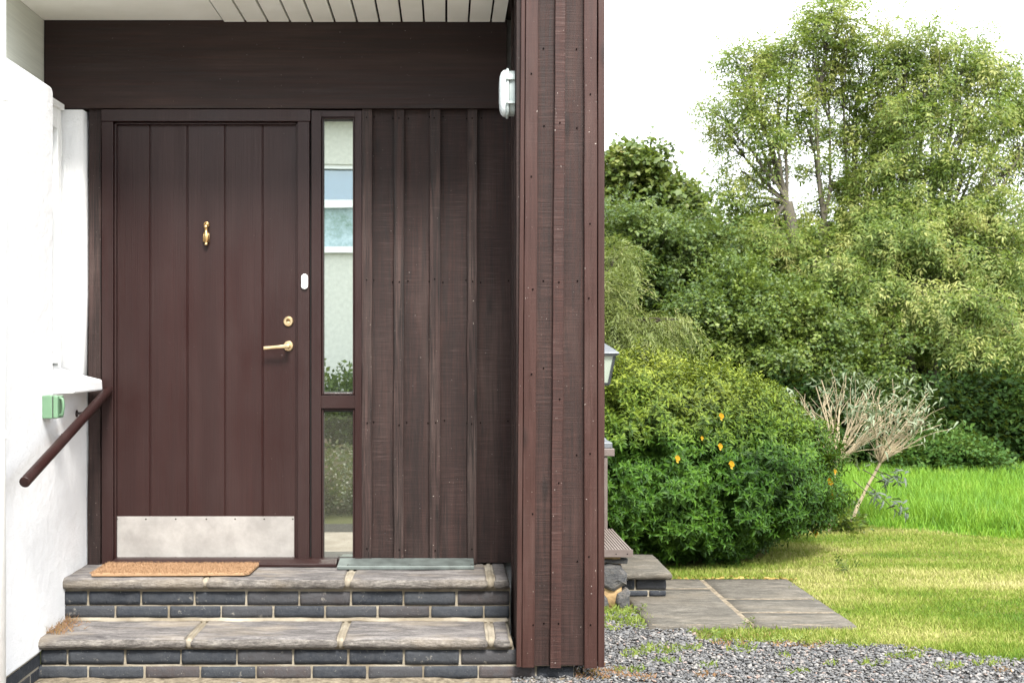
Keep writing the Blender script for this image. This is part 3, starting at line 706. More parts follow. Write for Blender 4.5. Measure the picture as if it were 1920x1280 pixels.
# ============================================================ STEPS
steps = empty('entrance_steps', (-.68, 4.95, 0), 'two entrance steps of grey stone slabs on dark engineering brick risers below the front door', 'steps')
D1f, D2f = 5.03, 4.735
def tread(px0, px1, Dfr, Dbk, z0, z1, seed):
    mb = MB(); rough_slab(mb, PX(px0, Dfr), PX(px1, Dfr), Dfr, Dbk, z0, z1, .022, .0035, .009, 0, seed, emi=1)
    mb.build('tread_slab', [M['slab_stone'], M['slab_edge']], steps)
for i, (a, b) in enumerate(((112, 381), (387, 646), (657, 914), (926, 955))): tread(a, b, D1f, 5.456, .310, .354, i+1)
for i, (a, b) in enumerate(((64, 348), (358, 632), (643, 914), (927, 957))): tread(a, b, D2f, 5.075, .131, .173, i+11)
mb = MB()
rough_slab(mb, XW+.01, .262, D1f+.018, 5.45, .3105, .348, .05, .004, .004, 0, 3)
rough_slab(mb, XW+.01, .262, D2f+.018, 5.07, .1315, .1665, .05, .004, .004, 0, 5)
for (xp, D, z1_) in ((384, D1f, .3525), (651, D1f, .353), (920, D1f, .3535), (353, D2f, .172), (637.5, D2f, .172), (920.5, D2f, .1725)):
    back = 5.455 if D == D1f else 5.07
    rough_slab(mb, PX(xp-6, D), PX(xp+6, D), D+.006, back, z1_-.04, z1_, .02, .006, .006, 0, xp)
mb.build('joint_mortar', M['mortar'], steps)
P5 = 5.062; P4 = 4.762
mb = MB(); q = lambda l, D: [PX(v, D) for v in l]
bricks(mb, 'x', [(.240, .295, q([118, 165, 265, 364, 462, 561, 658, 757, 856, 957], P5)), (.184, .233, q([118, 216, 316, 415, 513, 610, 708, 807, 907, 957], P5))], P5, .06)
mb.box(XW+.002, .27, P5+.005, 5.3, .10, .309, 1)
rough_slab(mb, XW+.004, .262, P5-.020, P5+.01, .165, .184, .02, .006, .006, 1, 4)
mb.build('brick_riser', [M['engineering_brick'], M['mortar']], steps, 0)
mb = MB()
bricks(mb, 'x', [(.066, .122, q([75, 127, 234, 339, 444, 549, 653, 757, 863, 975, 1078], P4)), (.006, .056, q([64, 165, 271, 375, 480, 585, 689, 794, 897, 1005, 1078], P4))], P4, .06)
mb.box(XW+.002, .51, P4+.005, 5.0, -.02, .064, 1); mb.box(XW+.003, .27, P4+.006, 5.0, .0645, .1305, 1)
mb.build('brick_riser', [M['engineering_brick'], M['mortar']], steps, 0)
mb = MB(); rough_slab(mb, XW-.03, .53, 4.56, 4.80, -.02, .010, .03, .009, .004, 0, 8); mb.build('footing', M['sandy_mortar'], steps)

# ============================================================ THINGS AT THE DOOR
# door mat
mat = MB(); pts = [(-1.508, 5.06), (-.862, 5.075), (-.84, 5.10), (-.832, 5.315), (-1.498, 5.325)]
mat.prism(pts, 'z', .3585, .373)
mo = mat.build('doormat', M['coir'], None, .004, 2, origin=(-1.17, 5.19, .3585))
tag(mo, 'orange brown coir doormat lying in front of the front door', 'doormat')
n = 14000; x = RNG.uniform(-1.512, -.834, n); y = RNG.uniform(5.058, 5.325, n); k = (y > 5.058+(x+1.508)*.022)
x, y = x[k], y[k]
V, Fc = blades(x, y, RNG.uniform(.005, .011, len(x)), np.full(len(x), .0026), .8, .371)
link_mesh('fibres', fast_mesh('fibres', V, Fc), M['coir'], mo)
# handrail
hr = empty('handrail', PT(200, 735, 5.30), 'round dark brown wooden handrail sloping down along the white wall', 'handrail')
a, b = PT(46, 904, 4.33), PT(203, 732, 5.34)
MB().tube([a, b], .0205, 28).build('rail', M['rail_paint'], hr, .003, 2, smooth=True)
for q_, wy, wpy in ((a.lerp(b, .30), 5.02, 819), (a.lerp(b, .72), 5.22, 775)):
    wp = Vector((XW-.002, wy, PZ(wpy, wy))); mb = MB(); mb.tube([q_, wp], .006, 8)
    mb.lathe(wp, (1, 0, 0), [(0, .016), (.005, .016), (.006, .008)], 16); mb.build('bracket', M['rail_paint'], hr)
# green outdoor socket
so_ = empty('outdoor_socket', (XW, 4.83, 1.17), 'pale green weatherproof outdoor socket box on the white wall under the sill', 'socket')
zc0, zc1 = PZ(784, 4.80), PZ(741, 4.80)
MB().box(XW-.001, XW+.040, 4.775, 4.855, zc0, zc1).build('box', M['green_plastic'], so_, .004, 3)
MB().box(XW+.043, XW+.062, 4.775, 4.855, zc0+.001, zc1-.001).build('lid', M['green_plastic'], so_, .005, 3)
MB().box(XW+.040, XW+.043, 4.779, 4.851, zc0+.004, zc1-.004).build('seal', M['gasket'], so_)
MB().tube([(XW+.061, 4.80, zc0+.012), (XW+.074, 4.80, zc0+.016), (XW+.078, 4.80, zc0+.05), (XW+.074, 4.80, zc1-.014), (XW+.061, 4.80, zc1-.010)], .006, 10).build('catch', M['green_plastic'], so_, smooth=True)
# door bell
cb = Vector((PX(571.5, DJ), DJ, PZ(528, DJ)))
be = empty('doorbell', cb, 'small white pill shaped doorbell button on the door frame', 'doorbell')
def pill(x, z, w_, h): 
    r = w_/2; L = []
    for k in range(13): a_ = math.pi*k/12; L.append((x+r*math.cos(a_), z+(h/2-r)+r*math.sin(a_)))
    for k in range(13): a_ = math.pi+math.pi*k/12; L.append((x+r*math.cos(a_), z-(h/2-r)+r*math.sin(a_)))
    return L
MB().prism(pill(cb.x, cb.z, .030, .068), 'y', DJ-.012, DJ-.0005).build('casing', M['bell_white'], be, .003, 3)
mb = MB(); mb.lathe((cb.x, DJ-.0105, cb.z), (0, -1, 0), [(0, .0105), (.0022, .0105), (.0026, .0092)], 24); mb.build('button_ring', M['bell_grey'], be)
mb = MB(); mb.lathe((cb.x, DJ-.0115, cb.z), (0, -1, 0), [(0, .0085), (.0022, .0085), (.0026, .006)], 24); mb.build('button', M['bell_white'], be)
# bulkhead light on the inner face of the end wall
yc, zc = 4.86, PZ(174, 4.84)
bl = empty('bulkhead_light', (XI, yc, zc), 'oval grey bulkhead lamp with milky lens on the porch end wall', 'wall light')
def oval(ry, rz, n=40, e=3.2):
    L = []
    for k in range(n):
        a_ = 2*math.pi*k/n; c_, s_ = math.cos(a_), math.sin(a_)
        L.append((yc+ry*math.copysign(abs(c_)**(2/e), c_), zc+rz*math.copysign(abs(s_)**(2/e), s_)))
    return L
def loft(mb, secs):
    rings = [[mb.bm.verts.new((x_, p_[0], p_[1])) for p_ in oval(ry, rz)] for x_, ry, rz in secs]
    for r0, r1 in zip(rings, rings[1:]):
        for k in range(len(r0)): mb.bm.faces.new((r0[k], r0[(k+1)%len(r0)], r1[(k+1)%len(r0)], r1[k]))
    mb.bm.faces.new(rings[0]); mb.bm.faces.new(rings[-1][::-1]); return mb
xl = XI+.001
loft(MB(), [(xl, .055, .090), (xl-.024, .053, .090)]).build('base', M['light_body'], bl, .002, 2, smooth=False)
loft(MB(), [(xl-.0245, .060, .100), (xl-.031, .060, .100), (xl-.034, .058, .098)]).build('rim', M['light_body'], bl, .001, 1)
loft(MB(), [(xl-.034, .055, .094), (xl-.045, .054, .092), (xl-.054, .048, .083), (xl-.060, .036, .068), (xl-.0625, .018, .045)]).build('lens', M['light_lens'], bl, smooth=True)
for dz in (-.048, .048):
    mb = MB(); mb.box(xl-.030, xl-.001, yc-.066, yc-.053, zc+dz-.005, zc+dz+.005)
    mb.lathe((xl-.030, yc-.060, zc+dz), (-1, 0, 0), [(0, .005), (.006, .005), (.008, .003)], 10); mb.build('screw_lug', M['light_body'], bl, .001, 1)
# downpipe at the near left edge
dpx = empty('downpipe', (XW+.047, 4.16, 0), 'white round plastic downpipe fixed to the rendered side wall', 'downpipe')
MB().tube([(XW+.047, 4.16, .0), (XW+.047, 4.16, 2.82)], .0335, 28).build('pipe', M['upvc_white'], dpx, smooth=True)
for yy in (180, 816):
    z_ = PZ(yy, 4.14); mb = MB(); mb.tube([(XW+.047, 4.16, z_-.012), (XW+.047, 4.16, z_+.012)], .0375, 28)
    mb.box(XW, XW+.012, 4.10, 4.22, z_-.012, z_+.012); mb.tube([(XW+.088, 4.15, z_-.0), (XW+.070, 4.15, z_)], .004, 8); mb.build('clip', M['upvc_white'], dpx)

# ============================================================ SIDE STEPS, LANTERN
dk = empty('garden_steps', (.95, 6.3, 0), 'ribbed brown deck board tread on rough stones above a low concrete slab step', 'steps')
mb = MB(); Dd = 6.03; x1d = PX(1187, Dd)
zt_ = PZ(1031, Dd)
mb.box(.61, x1d, Dd, 6.75, zt_-.035, zt_-.005, 3)
nr = 22
for k in range(nr):
    xa = x1d-.006-k*.0147; mb.box(xa-.0088, xa, Dd+.004, 6.748, zt_-.006, zt_+.003)
mb.box(.612, x1d-.001, Dd-.004, Dd+.001, zt_-.034, zt_+.004, 1)
for rx in (1155, 1176): mb.lathe((PX(rx, Dd), Dd-.004, zt_-.018), (0, -1, 0), [(0, .004), (.001, .004)], 8, 2)
mb.build('deck_tread', [M['decking'], M['dark_trim'], M['nail'], M['groove']], dk, .0012, 1)
# pier of rough stones bedded in sandy mortar
mb = MB(); rough_slab(mb, .61, .895, 6.085, 6.70, -.02, zt_-.036, .03, .010, .01, 1, 21)
def rock(mb, cx, cz, pts_, yf, mi=0, seed=1):
    poly = [(PX(px_, 6.06), PZ(py_, 6.06)) for px_, py_ in pts_]
    c2 = (sum(p_[0] for p_ in poly)/len(poly), sum(p_[1] for p_ in poly)/len(poly))
    rings = []
    for f_, yy in ((1, yf+.06), (1, yf+.018), (.93, yf+.006), (.75, yf-.004), (.4, yf-.008)):
        ring = []
        m_ = 4
        for i in range(len(poly)):
            p0, p1 = poly[i], poly[(i+1)%len(poly)]
            for s_ in range(m_):
                tt = s_/m_; px_, pz_ = p0[0]+(p1[0]-p0[0])*tt, p0[1]+(p1[1]-p0[1])*tt
                nn = noise.noise((px_*30+seed, pz_*30, yy*9))*.006
                ring.append(mb.bm.verts.new((c2[0]+(px_-c2[0])*f_+nn, yy+noise.noise((px_*14, pz_*14, seed))*.008, c2[1]+(pz_-c2[1])*f_+nn)))
        rings.append(ring)
    for r0, r1 in zip(rings, rings[1:]):
        for k in range(len(r0)):
            f = mb.bm.faces.new((r0[k], r0[(k+1)%len(r0)], r1[(k+1)%len(r0)], r1[k])); f.material_index = mi
    f = mb.bm.faces.new(rings[-1]); f.material_index = mi
rock(mb, 0, 0, [(1120, 1060), (1140, 1056), (1166, 1060), (1176, 1078), (1177, 1096), (1152, 1110), (1132, 1102), (1118, 1085)], 6.065, seed=2)
rock(mb, 0, 0, [(1158, 1114), (1178, 1103), (1183, 1112), (1182, 1140), (1174, 1148), (1160, 1144), (1156, 1130)], 6.065, seed=5)
rock(mb, 0, 0, [(1112, 1108), (1128, 1106), (1141, 1122), (1143, 1146), (1130, 1152), (1112, 1150)], 6.065, seed=8)
rock(mb, 0, 0, [(1110, 1049), (1180, 1049), (1178, 1058), (1130, 1054), (1112, 1058)], 6.07, seed=12)
mb.build('stone_pier', [M['field_stone'], M['pier_mortar']], dk)
mb = MB(); Ds = 6.20; zs_ = PZ(1073, Ds)
rough_slab(mb, .897, PX(1260, Ds), Ds, 6.76, zs_-.038, zs_, .03, .003, .006, 0, 31)
mb.build('slab_tread', M['concrete_slab'], dk)
mb = MB(); Db = 6.25
bricks(mb, 'x', [(PZ(1104, Db), PZ(1086, Db), [.90, .99, PX(1250, Db)]), (.034, PZ(1107, Db), [.90, 1.06, PX(1250, Db)+.001])], Db, .08)
mb.box(.898, PX(1250, Db)-.006, Db+.006, 6.70, 0, zs_-.0385, 1)
mb.build('brick_base', [M['engineering_brick'], M['mortar']], dk)
# timber post and lantern
lp_ = empty('timber_post', (.865, 6.80, 0), 'brown timber newel post with a flat cap behind the porch end wall', 'post')
Dl = 6.80
MB().box(.865-.055, PX(1137, Dl), Dl-.05, Dl+.06, 0, PZ(855, Dl)).build('shaft', M['dark_trim'], lp_, .003, 2)
MB().box(.865-.10, PX(1152.5, Dl-.06), Dl-.06, Dl+.11, PZ(855, Dl-.06), PZ(841, Dl-.06)).build('cap', M['dark_trim'], lp_, .003, 2)
xc, yl = .855, 6.86
la = empty('lantern', (xc, yl, PZ(841, Dl-.06)), 'black post lantern with tapering pale glass panes beside the shrub', 'lantern')
zb0 = PZ(841, Dl-.06)+.001
def sq(mb, secs, mi=0, n=4, rot=math.pi/4):
    rings = [[mb.bm.verts.new((xc+r*math.cos(rot+2*math.pi*k/n), yl+r*math.sin(rot+2*math.pi*k/n), z)) for k in range(n)] for z, r in secs]
    for r0, r1 in zip(rings, rings[1:]):
        for k in range(n): mb.bm.faces.new((r0[k], r0[(k+1)%n], r1[(k+1)%n], r1[k])).material_index = mi
    mb.bm.faces.new(rings[0]).material_index = mi; mb.bm.faces.new(rings[-1][::-1]).material_index = mi
s2 = 1.414
sq_w = lambda px_: (PX(px_, yl)-xc)*s2
mb = MB(); sq(mb, [(zb0, .095*s2*.7+.03), (zb0+.03, .095*s2*.7+.03), (zb0+.045, .085), (zb0+.075, .05), (zb0+.10, .03), (zb0+.12, .026)]); mb.lathe((xc, yl, zb0+.12), (0, 0, 1), [(0, .022), (.25, .018), (.27, .03)], 14)
mb.build('stem', M['lantern_grey'], la, .002, 1)
zg0, zg1 = PZ(718, yl), PZ(667, yl)
mb = MB(); sq(mb, [(zg0+.002, sq_w(1137)), (zg1, sq_w(1147))]); mb.build('glass', M['lantern_glass'], la)
mb = MB()
for sx in (-1, 1):
    for sy in (-1, 1):
        w0, w1 = PX(1138.5, yl)-xc, PX(1148.5, yl)-xc
        mb.tube([(xc+sx*w0, yl+sy*w0, zg0-.005), (xc+sx*w1, yl+sy*w1, zg1+.01)], .008, 4)
sq(mb, [(zg0-.012, sq_w(1138)), (zg0+.004, sq_w(1140))]); mb.build('cage', M['black_iron'], la)
mb = MB(); sq(mb, [(zg1, sq_w(1152)), (zg1+.015, sq_w(1156)), (zg1+.022, sq_w(1154.5)), (zg1+.05, sq_w(1142)), (zg1+.075, sq_w(1130)), (zg1+.085, sq_w(1124)), (zg1+.12, .01)]); mb.build('roof', M['lantern_grey'], la, .001, 1)

# ============================================================ PLANTS
LEAF = np.array([[0, 0, 0], [-.5, .35, .10], [0, .38, 0], [.5, .35, .10], [-.36, .72, .04], [0, .75, -.04], [.36, .72, .04], [0, 1.0, -.12]])
def leaf_t(w_, l, droop=0):
    T = LEAF*np.array([w_, l, l]); T[:, 2] -= droop*(T[:, 1]/l)**2*l; return T
LF = np.array([[0, 2, 1, 1], [0, 3, 2, 2], [1, 2, 5, 4], [2, 3, 6, 5], [4, 5, 7, 7], [5, 6, 7, 7]])
LFT = np.array([[0, 2, 1], [0, 3, 2], [1, 2, 5], [1, 5, 4], [2, 3, 6], [2, 6, 5], [4, 5, 7], [5, 6, 7]])
S4 = np.array([[0, 0, 0], [-.5, .45, .06], [0, 1.0, -.08], [.5, .45, .06]]); S4F = np.array([[0, 1, 2], [0, 2, 3]])
def leafrot(T, yaw, pitch, base, roll=0):
    cz, sz = math.cos(yaw), math.sin(yaw); cp, sp = math.cos(pitch), math.sin(pitch); cr_, sr = math.cos(roll), math.sin(roll)
    Ry = np.array([[cr_, 0, sr], [0, 1, 0], [-sr, 0, cr_]]); Rx = np.array([[1, 0, 0], [0, cp, -sp], [0, sp, cp]]); Rz = np.array([[cz, -sz, 0], [sz, cz, 0], [0, 0, 1]])
    return T@Ry.T@Rx.T@Rz.T+np.array(base)
def cluster(items, TF):
    return merge([(T, TF) for T in items])
def spray_template(kind, seed):
    """a shoot along +Y of unit-ish size; returns V, F"""
    r = random.Random(seed); it = []
    if kind == 'hyper':        # decussate lance leaves around a shoot 12 cm long (grows along +Z here)
        for k in range(6):
            z = .012+k*.017; L = .052*(1-.10*k)+r.uniform(-.004, .004)
            for s in (0, math.pi):
                it.append(leafrot(leaf_t(L*.36, L, .22), s+(k % 2)*math.pi/2+r.uniform(-.35, .35), .15+.13*k+r.uniform(-.2, .2), (0, 0, z), r.uniform(-.3, .3)))
        return cluster(it, LFT)
    if kind == 'ash':          # pinnate leaf, leaflets in pairs along a rachis
        for k in range(4):
            for s in (-1, 1):
                L = .085+r.uniform(-.012, .012)
                it.append(leafrot(S4*np.array([L*.30, L, L]), s*-(1.0+r.uniform(-.15, .15)), -.25+r.uniform(-.25, .25), (s*.004, .05+k*.055, -.012*k*k), r.uniform(-.5, .5)))
        it.append(leafrot(S4*np.array([.026, .09, .09]), 0, -.5, (0, .25, -.10)))
        return cluster(it, S4F)
    if kind == 'broad':        # loose whorl of broad leaves
        for k in range(5):
            L = .12+r.uniform(-.03, .03)
            it.append(leafrot(S4*np.array([L*.8, L, L]), r.uniform(0, 6.28), r.uniform(-.7, .3), (r.uniform(-.06, .06), r.uniform(0, .16), r.uniform(-.05, .05)), r.uniform(-.6, .6)))
        return cluster(it, S4F)
    if kind == 'small':
        for k in range(9):
            L = .052+r.uniform(-.012, .012)
            it.append(leafrot(S4*np.array([L*.62, L, L]), r.choice((-1, 1))*r.uniform(.3, 1.5), r.uniform(-.6, .5), (0, k*.026, r.uniform(-.01, .01)), r.uniform(-.7, .7)))
        return cluster(it, S4F)
    if kind == 'conifer':
        for k in range(22):
            L = .055
            it.append(leafrot(S4*np.array([.010, L*1.2, L]), (-1)**k*r.uniform(.5, 1.1), r.uniform(-.8, .1), (0, k*.014, -.0006*k*k), 0))
        return cluster(it, S4F)
    if kind == 'grey':
        for k in range(5):
            L = .07
            it.append(leafrot(leaf_t(.016, L, .5), k*2.3, r.uniform(-.6, .4), (0, 0, k*.02), 0))
        return cluster(it, LFT)
def scatter(kind, pos, yd, up, sc, nv=5):
    parts = []
    for v in range(nv):
        T, TF = spray_template(kind, v*13+5); k = np.arange(len(pos)) % nv == v
        parts.append(instance(T, TF, pos[k], frames(yd[k], up[k]), sc[k]))
    return merge(parts)

class Skel:
    def __init__(s): s.mb = MB()
    def limb(s, a, b, r0, r1, sag=.0, n=5, wob=.05, sides=6):
        a, b = Vector(a), Vector(b); L = (b-a).length; pts = []; rr = []
        o = Vector((random.uniform(-1, 1), random.uniform(-1, 1), random.uniform(-.3, .6)))*wob*L
        for i in range(n+1):
            t_ = i/n; p_ = a.lerp(b, t_)+o*math.sin(math.pi*t_)+Vector((0, 0, -sag*L*t_*t_))+Vector((0, 0, sag*L*t_))
            if 0 < i < n: p_ += Vector((random.uniform(-1, 1), random.uniform(-1, 1), random.uniform(-1, 1)))*L*.012
            pts.append(p_); rr.append(r0+(r1-r0)*t_)
        s.mb.tube(pts, rr, sides, caps=False); return pts

def tree(name, label, cat, base, lobes, kind, leafmat, barkmat, per, leafscale, trunk_r=.12, fork=None, twig_r=.006, spread=.16, droop=.35, group=None, stems=1, twigs_per=26, fill=1.0, tmin=.30, limbs=True):
    """lobes: (px, py, rx_px, ry_px, D, ry_depth_m, density). Builds trunk, limbs, twigs and leaf sprays in each lobe."""
    base = Vector(base)
    root = empty(name, base, label, cat, group); sk = Skel(); P_, Y_, U_ = [], [], []
    fk = Vector(fork) if fork is not None else base+Vector((0, 0, 1.0))
    mains = []
    for s_ in range(stems):
        off = Vector(((s_-(stems-1)/2)*.22, random.uniform(-.1, .1), 0))*(0 if stems == 1 else 1)
        mains.append(sk.limb(base+off-Vector((0, 0, .1)), fk+off*2.4+Vector((0, 0, random.uniform(-.15, .35)*(stems > 1))), trunk_r, trunk_r*.75, n=6, wob=.03, sides=10)[-1])
    for li, (px_, py_, rx, ry, D, rd, dens) in enumerate(lobes):
        c_ = PT(px_, py_, D); sx, sz = rx*D/F, ry*D/F
        m_ = min(mains, key=lambda q_: abs(q_.x-c_.x)+.2*random.random())
        if limbs:
            pts = sk.limb(m_, c_, trunk_r*.27, .008, n=6, wob=.07, sides=7)
        else: pts = [c_]
        nt_ = int(twigs_per*dens)
        for q_ in range(nt_):
            d_ = Vector((random.gauss(0, 1), random.gauss(0, 1), random.gauss(0, 1))).normalized(); rr = random.uniform(tmin, 1)**.55*(1.28 if random.random() < .13 else 1)
            e = c_+Vector((d_.x*sx, d_.y*rd, d_.z*sz))*rr
            st = pts[random.randint(max(0, len(pts)-3), len(pts)-1)] if limbs else c_
            if random.random() < .75 or not limbs: tw = sk.limb(st, e, twig_r*1.6, twig_r*.4, n=3, wob=.10, sides=4)
            nn = max(2, int(per*random.uniform(.6, 1.4)))
            dirv = (e-st).normalized() if (e-st).length > .01 else d_
            for k in range(nn):
                f_ = 1-abs(random.gauss(0, .16))
                p_ = st.lerp(e, f_)+Vector((random.gauss(0, spread), random.gauss(0, spread), random.gauss(0, spread*.8)))
                y_ = dirv*.8+Vector((random.gauss(0, .6), random.gauss(0, .6), random.gauss(-droop, .4)))
                P_.append(p_[:]); Y_.append(y_[:]); U_.append((random.gauss(0, .35), random.gauss(-.25, .35), 1))
    P_, Y_, U_ = np.array(P_), np.array(Y_), np.array(U_)
    k = (P_[:, 2] > .05) & ~((P_[:, 0] < .75) & (P_[:, 1] < 9.6)); P_, Y_, U_ = P_[k], Y_[k], U_[k]
    V, Fc = scatter(kind, P_, Y_, U_, leafscale*RNG.uniform(.7, 1.3, len(P_)))
    sk.mb.build('trunk', M[barkmat], root, smooth=True)
    link_mesh('crown', fast_mesh('crown', V, Fc), M[leafmat], root)
    return root
def ell(px_, py_, D): return PT(px_, py_, D)
# two tall ash trees
A = 16.0
tree('ash_tree', 'tall airy ash tree with open crown and bare forking stems left of the denser one', 'tree', (PX(1520, A), A, 0),
     [(1555, 35, 55, 60, A, .6, 1.3), (1580, 80, 45, 45, A, .6, .8), (1490, 85, 60, 40, A, .6, .8), (1430, 105, 45, 35, A+.2, .5, .7), (1375, 100, 30, 25, A+.2, .4, .4), (1390, 175, 50, 40, A, .5, .7), (1335, 205, 28, 24, A, .3, .35), (1460, 165, 60, 45, A, .6, .9), (1545, 150, 60, 50, A+.3, .6, .9),
      (1365, 250, 38, 32, A, .4, .5), (1430, 240, 55, 38, A-.3, .5, .8), (1510, 230, 55, 40, A+.2, .6, .8), (1390, 320, 42, 30, A, .5, .5), (1450, 305, 35, 25, A, .5, .4), (1375, 370, 34, 22, A, .4, .35), (1430, 385, 45, 25, A, .5, .6), (1530, 300, 30, 25, A, .4, .35),
      (1620, 95, 50, 42, A+.4, .6, .7), (1650, 45, 30, 18, A+.3, .4, .2), (1605, 180, 55, 45, A+.4, .7, .8), (1580, 250, 45, 35, A+.4, .5, .6), (1565, 340, 26, 40, A+.2, .4, .35), (1540, 380, 26, 30, A+.2, .4, .3), (1440, 450, 80, 38, A-.4, .7, 1.5), (1530, 480, 70, 50, A-.4, .7, 1.4), (1545, 430, 28, 22, A, .4, .25), (1480, 420, 40, 22, A, .4, .5), (1395, 425, 45, 30, A, .5, .9), (1375, 460, 45, 30, A, .5, .9), (1640, 260, 45, 45, A+.3, .6, .8), (1600, 330, 30, 35, A+.3, .5, .4)],
     'ash', 'ash_leaf', 'ash_bark', 13, .76, .10, fork=PT(1540, 415, A), stems=3, twigs_per=30, spread=.085, tmin=.1)
tree('ash_tree', 'big dense ash tree with drooping yellow green branches at the right edge', 'tree', (PX(1730, A-.5), A-.5, 0),
     [(1690, 120, 50, 50, A, .6, 1.0), (1745, 80, 50, 45, A, .7, 1.0), (1700, 70, 30, 30, A, .5, .5), (1800, 100, 60, 55, A, .7, 1.2), (1850, 140, 50, 55, A, .7, 1.0), (1740, 170, 65, 50, A, .8, 1.4), (1690, 215, 60, 50, A-.3, .8, 1.1), (1800, 200, 75, 60, A-.4, .8, 1.5), (1870, 230, 45, 55, A, .7, .7), (1905, 180, 35, 50, A, .6, .9), (1890, 120, 35, 35, A, .5, .5), (1905, 300, 50, 60, A, .7, 1.2), (1950, 200, 60, 90, A, .8, .7),
      (1650, 300, 50, 42, A-.2, .7, .8), (1625, 345, 40, 40, A-.2, .6, .6), (1655, 190, 40, 45, A, .6, .7), (1600, 410, 40, 30, A-.3, .5, .6), (1720, 290, 60, 50, A-.5, .8, 1.2), (1800, 300, 70, 55, A-.5, .9, 1.3), (1700, 360, 60, 45, A-.5, .8, 1.2), (1640, 385, 50, 38, A-.4, .7, .8), (1660, 400, 60, 45, A-.6, .7, 1.1), (1750, 410, 70, 40, A-.8, .8, 1.2), (1850, 430, 70, 45, A-.8, .8, 1.2), (1790, 380, 80, 50, A-.6, .9, 1.5), (1870, 390, 60, 60, A-.6, .9, 1.2), (1620, 450, 75, 40, A-.7, .8, 1.4), (1700, 440, 80, 50, A-.9, 1.0, 1.7), (1790, 470, 90, 60, A-1.0, 1.1, 1.8), (1890, 490, 80, 65, A-1, 1.0, 1.6),
      (1570, 500, 50, 36, A-1.0, .6, 1.0), (1640, 530, 75, 40, A-1.3, .8, 1.5), (1730, 570, 75, 42, A-1.6, .9, 1.5), (1830, 570, 75, 50, A-1.6, .9, 1.6), (1900, 610, 70, 50, A-1.9, .9, 1.5), (1850, 660, 65, 38, A-2.0, .7, 1.1), (1910, 700, 55, 38, A-2.1, .7, 1.0), (1900, 760, 40, 35, A-2.1, .5, .6), (1780, 640, 50, 28, A-1.7, .6, .7), (2000, 400, 90, 160, A, 1, 1.8), (2000, 640, 90, 120, A-1, 1, 1.8), (2080, 300, 100, 180, A, 1, 1.6)],
     'ash', 'ash_leaf', 'ash_bark', 14, .76, .13, fork=PT(1700, 520, A-.5), twigs_per=24, spread=.10, droop=.8, tmin=.1, stems=2)
tree('sycamore_tree', 'distant olive green broadleaf tree with ragged top just right of the porch', 'tree', (PX(1190, 20), 20, 0),
     [(1160, 330, 60, 45, 20, .9, 1.6), (1205, 310, 40, 40, 20, .8, 1.1), (1225, 370, 60, 50, 20, .9, 1.6), (1275, 380, 45, 40, 20, .8, 1.0), (1300, 430, 50, 40, 20, .8, 1.0), (1170, 420, 90, 60, 20, 1, 2.0), (1250, 450, 70, 50, 20, 1, 1.6), (1090, 400, 90, 90, 20, 1, 1.8)],
     'broad', 'sycamore_leaf', 'dark_bark', 20, .80, .12, fork=(PX(1190, 20), 20, 2.6), twigs_per=24, spread=.13)
B = 15.6
tree('thicket_tree', 'dark blue green bushy tree standing behind the hypericum at the left', 'tree', (PX(1230, B), B, 0),
     [(1160, 430, 70, 55, B, .8, 1.9), (1240, 430, 70, 50, B, .8, 1.9), (1310, 470, 60, 45, B, .8, 1.5), (1180, 520, 80, 60, B-.2, .9, 2.0), (1280, 530, 80, 60, B, .9, 1.6), (1370, 470, 40, 50, B+.3, .6, .9), (1360, 540, 50, 50, B+.2, .7, 1.2), (1160, 610, 80, 60, B, .9, 1.6), (1250, 620, 70, 50, B, .8, 1.2), (1100, 520, 60, 120, B, .8, 1.6)],
     'small', 'thicket_leaf', 'dark_bark', 20, .95, .10, fork=(PX(1230, B), B, 1.3), twigs_per=24, spread=.11, tmin=.05)
tree('hawthorn_tree', 'rounded small leaved mid green hawthorn below the airy ash tree', 'tree', (PX(1420, 14.4), 14.4, 0),
     [(1380, 520, 60, 45, 14.6, .7, 1.6), (1320, 580, 60, 50, 14.3, .8, 1.8), (1400, 590, 80, 55, 14.2, .9, 2.2), (1480, 580, 70, 60, 14.3, .8, 1.9), (1550, 620, 70, 55, 14.2, .8, 1.9), (1300, 650, 70, 50, 14.2, .8, 1.8), (1390, 670, 80, 50, 14.0, .9, 2.1), (1480, 670, 80, 50, 14.0, .9, 2.1), (1570, 700, 80, 50, 14.0, .8, 2.0), (1640, 680, 60, 60, 14.2, .8, 1.6), (1500, 750, 90, 45, 13.9, .7, 1.8), (1400, 740, 90, 45, 13.9, .7, 1.6), (1600, 780, 80, 45, 14.0, .7, 1.4)],
     'small', 'hawthorn_leaf', 'dark_bark', 22, .88, .10, fork=(PX(1430, 14.4), 14.4, 1.0), twigs_per=26, spread=.09, tmin=.1)
tree('conifer_tree', 'pale yellow green conifer with feathery drooping boughs beside the lantern', 'tree', (PX(1100, 12.6), 12.6, 0),
     [(1190, 640, 60, 24, 12.4, .4, 1.3), (1160, 610, 50, 25, 12.6, .4, 1.0), (1245, 600, 35, 14, 12.3, .2, .5), (1150, 670, 60, 30, 12.5, .4, 1.2), (1090, 560, 50, 60, 12.6, .5, 1.5), (1140, 550, 30, 30, 12.6, .4, .5), (1090, 700, 60, 70, 12.6, .6, 1.3), (1145, 490, 28, 50, 12.8, .4, .5)],
     'conifer', 'conifer_leaf', 'dark_bark', 14, .95, .07, fork=(PX(1100, 12.6), 12.6, 1.6), twigs_per=22, spread=.07, droop=.5)
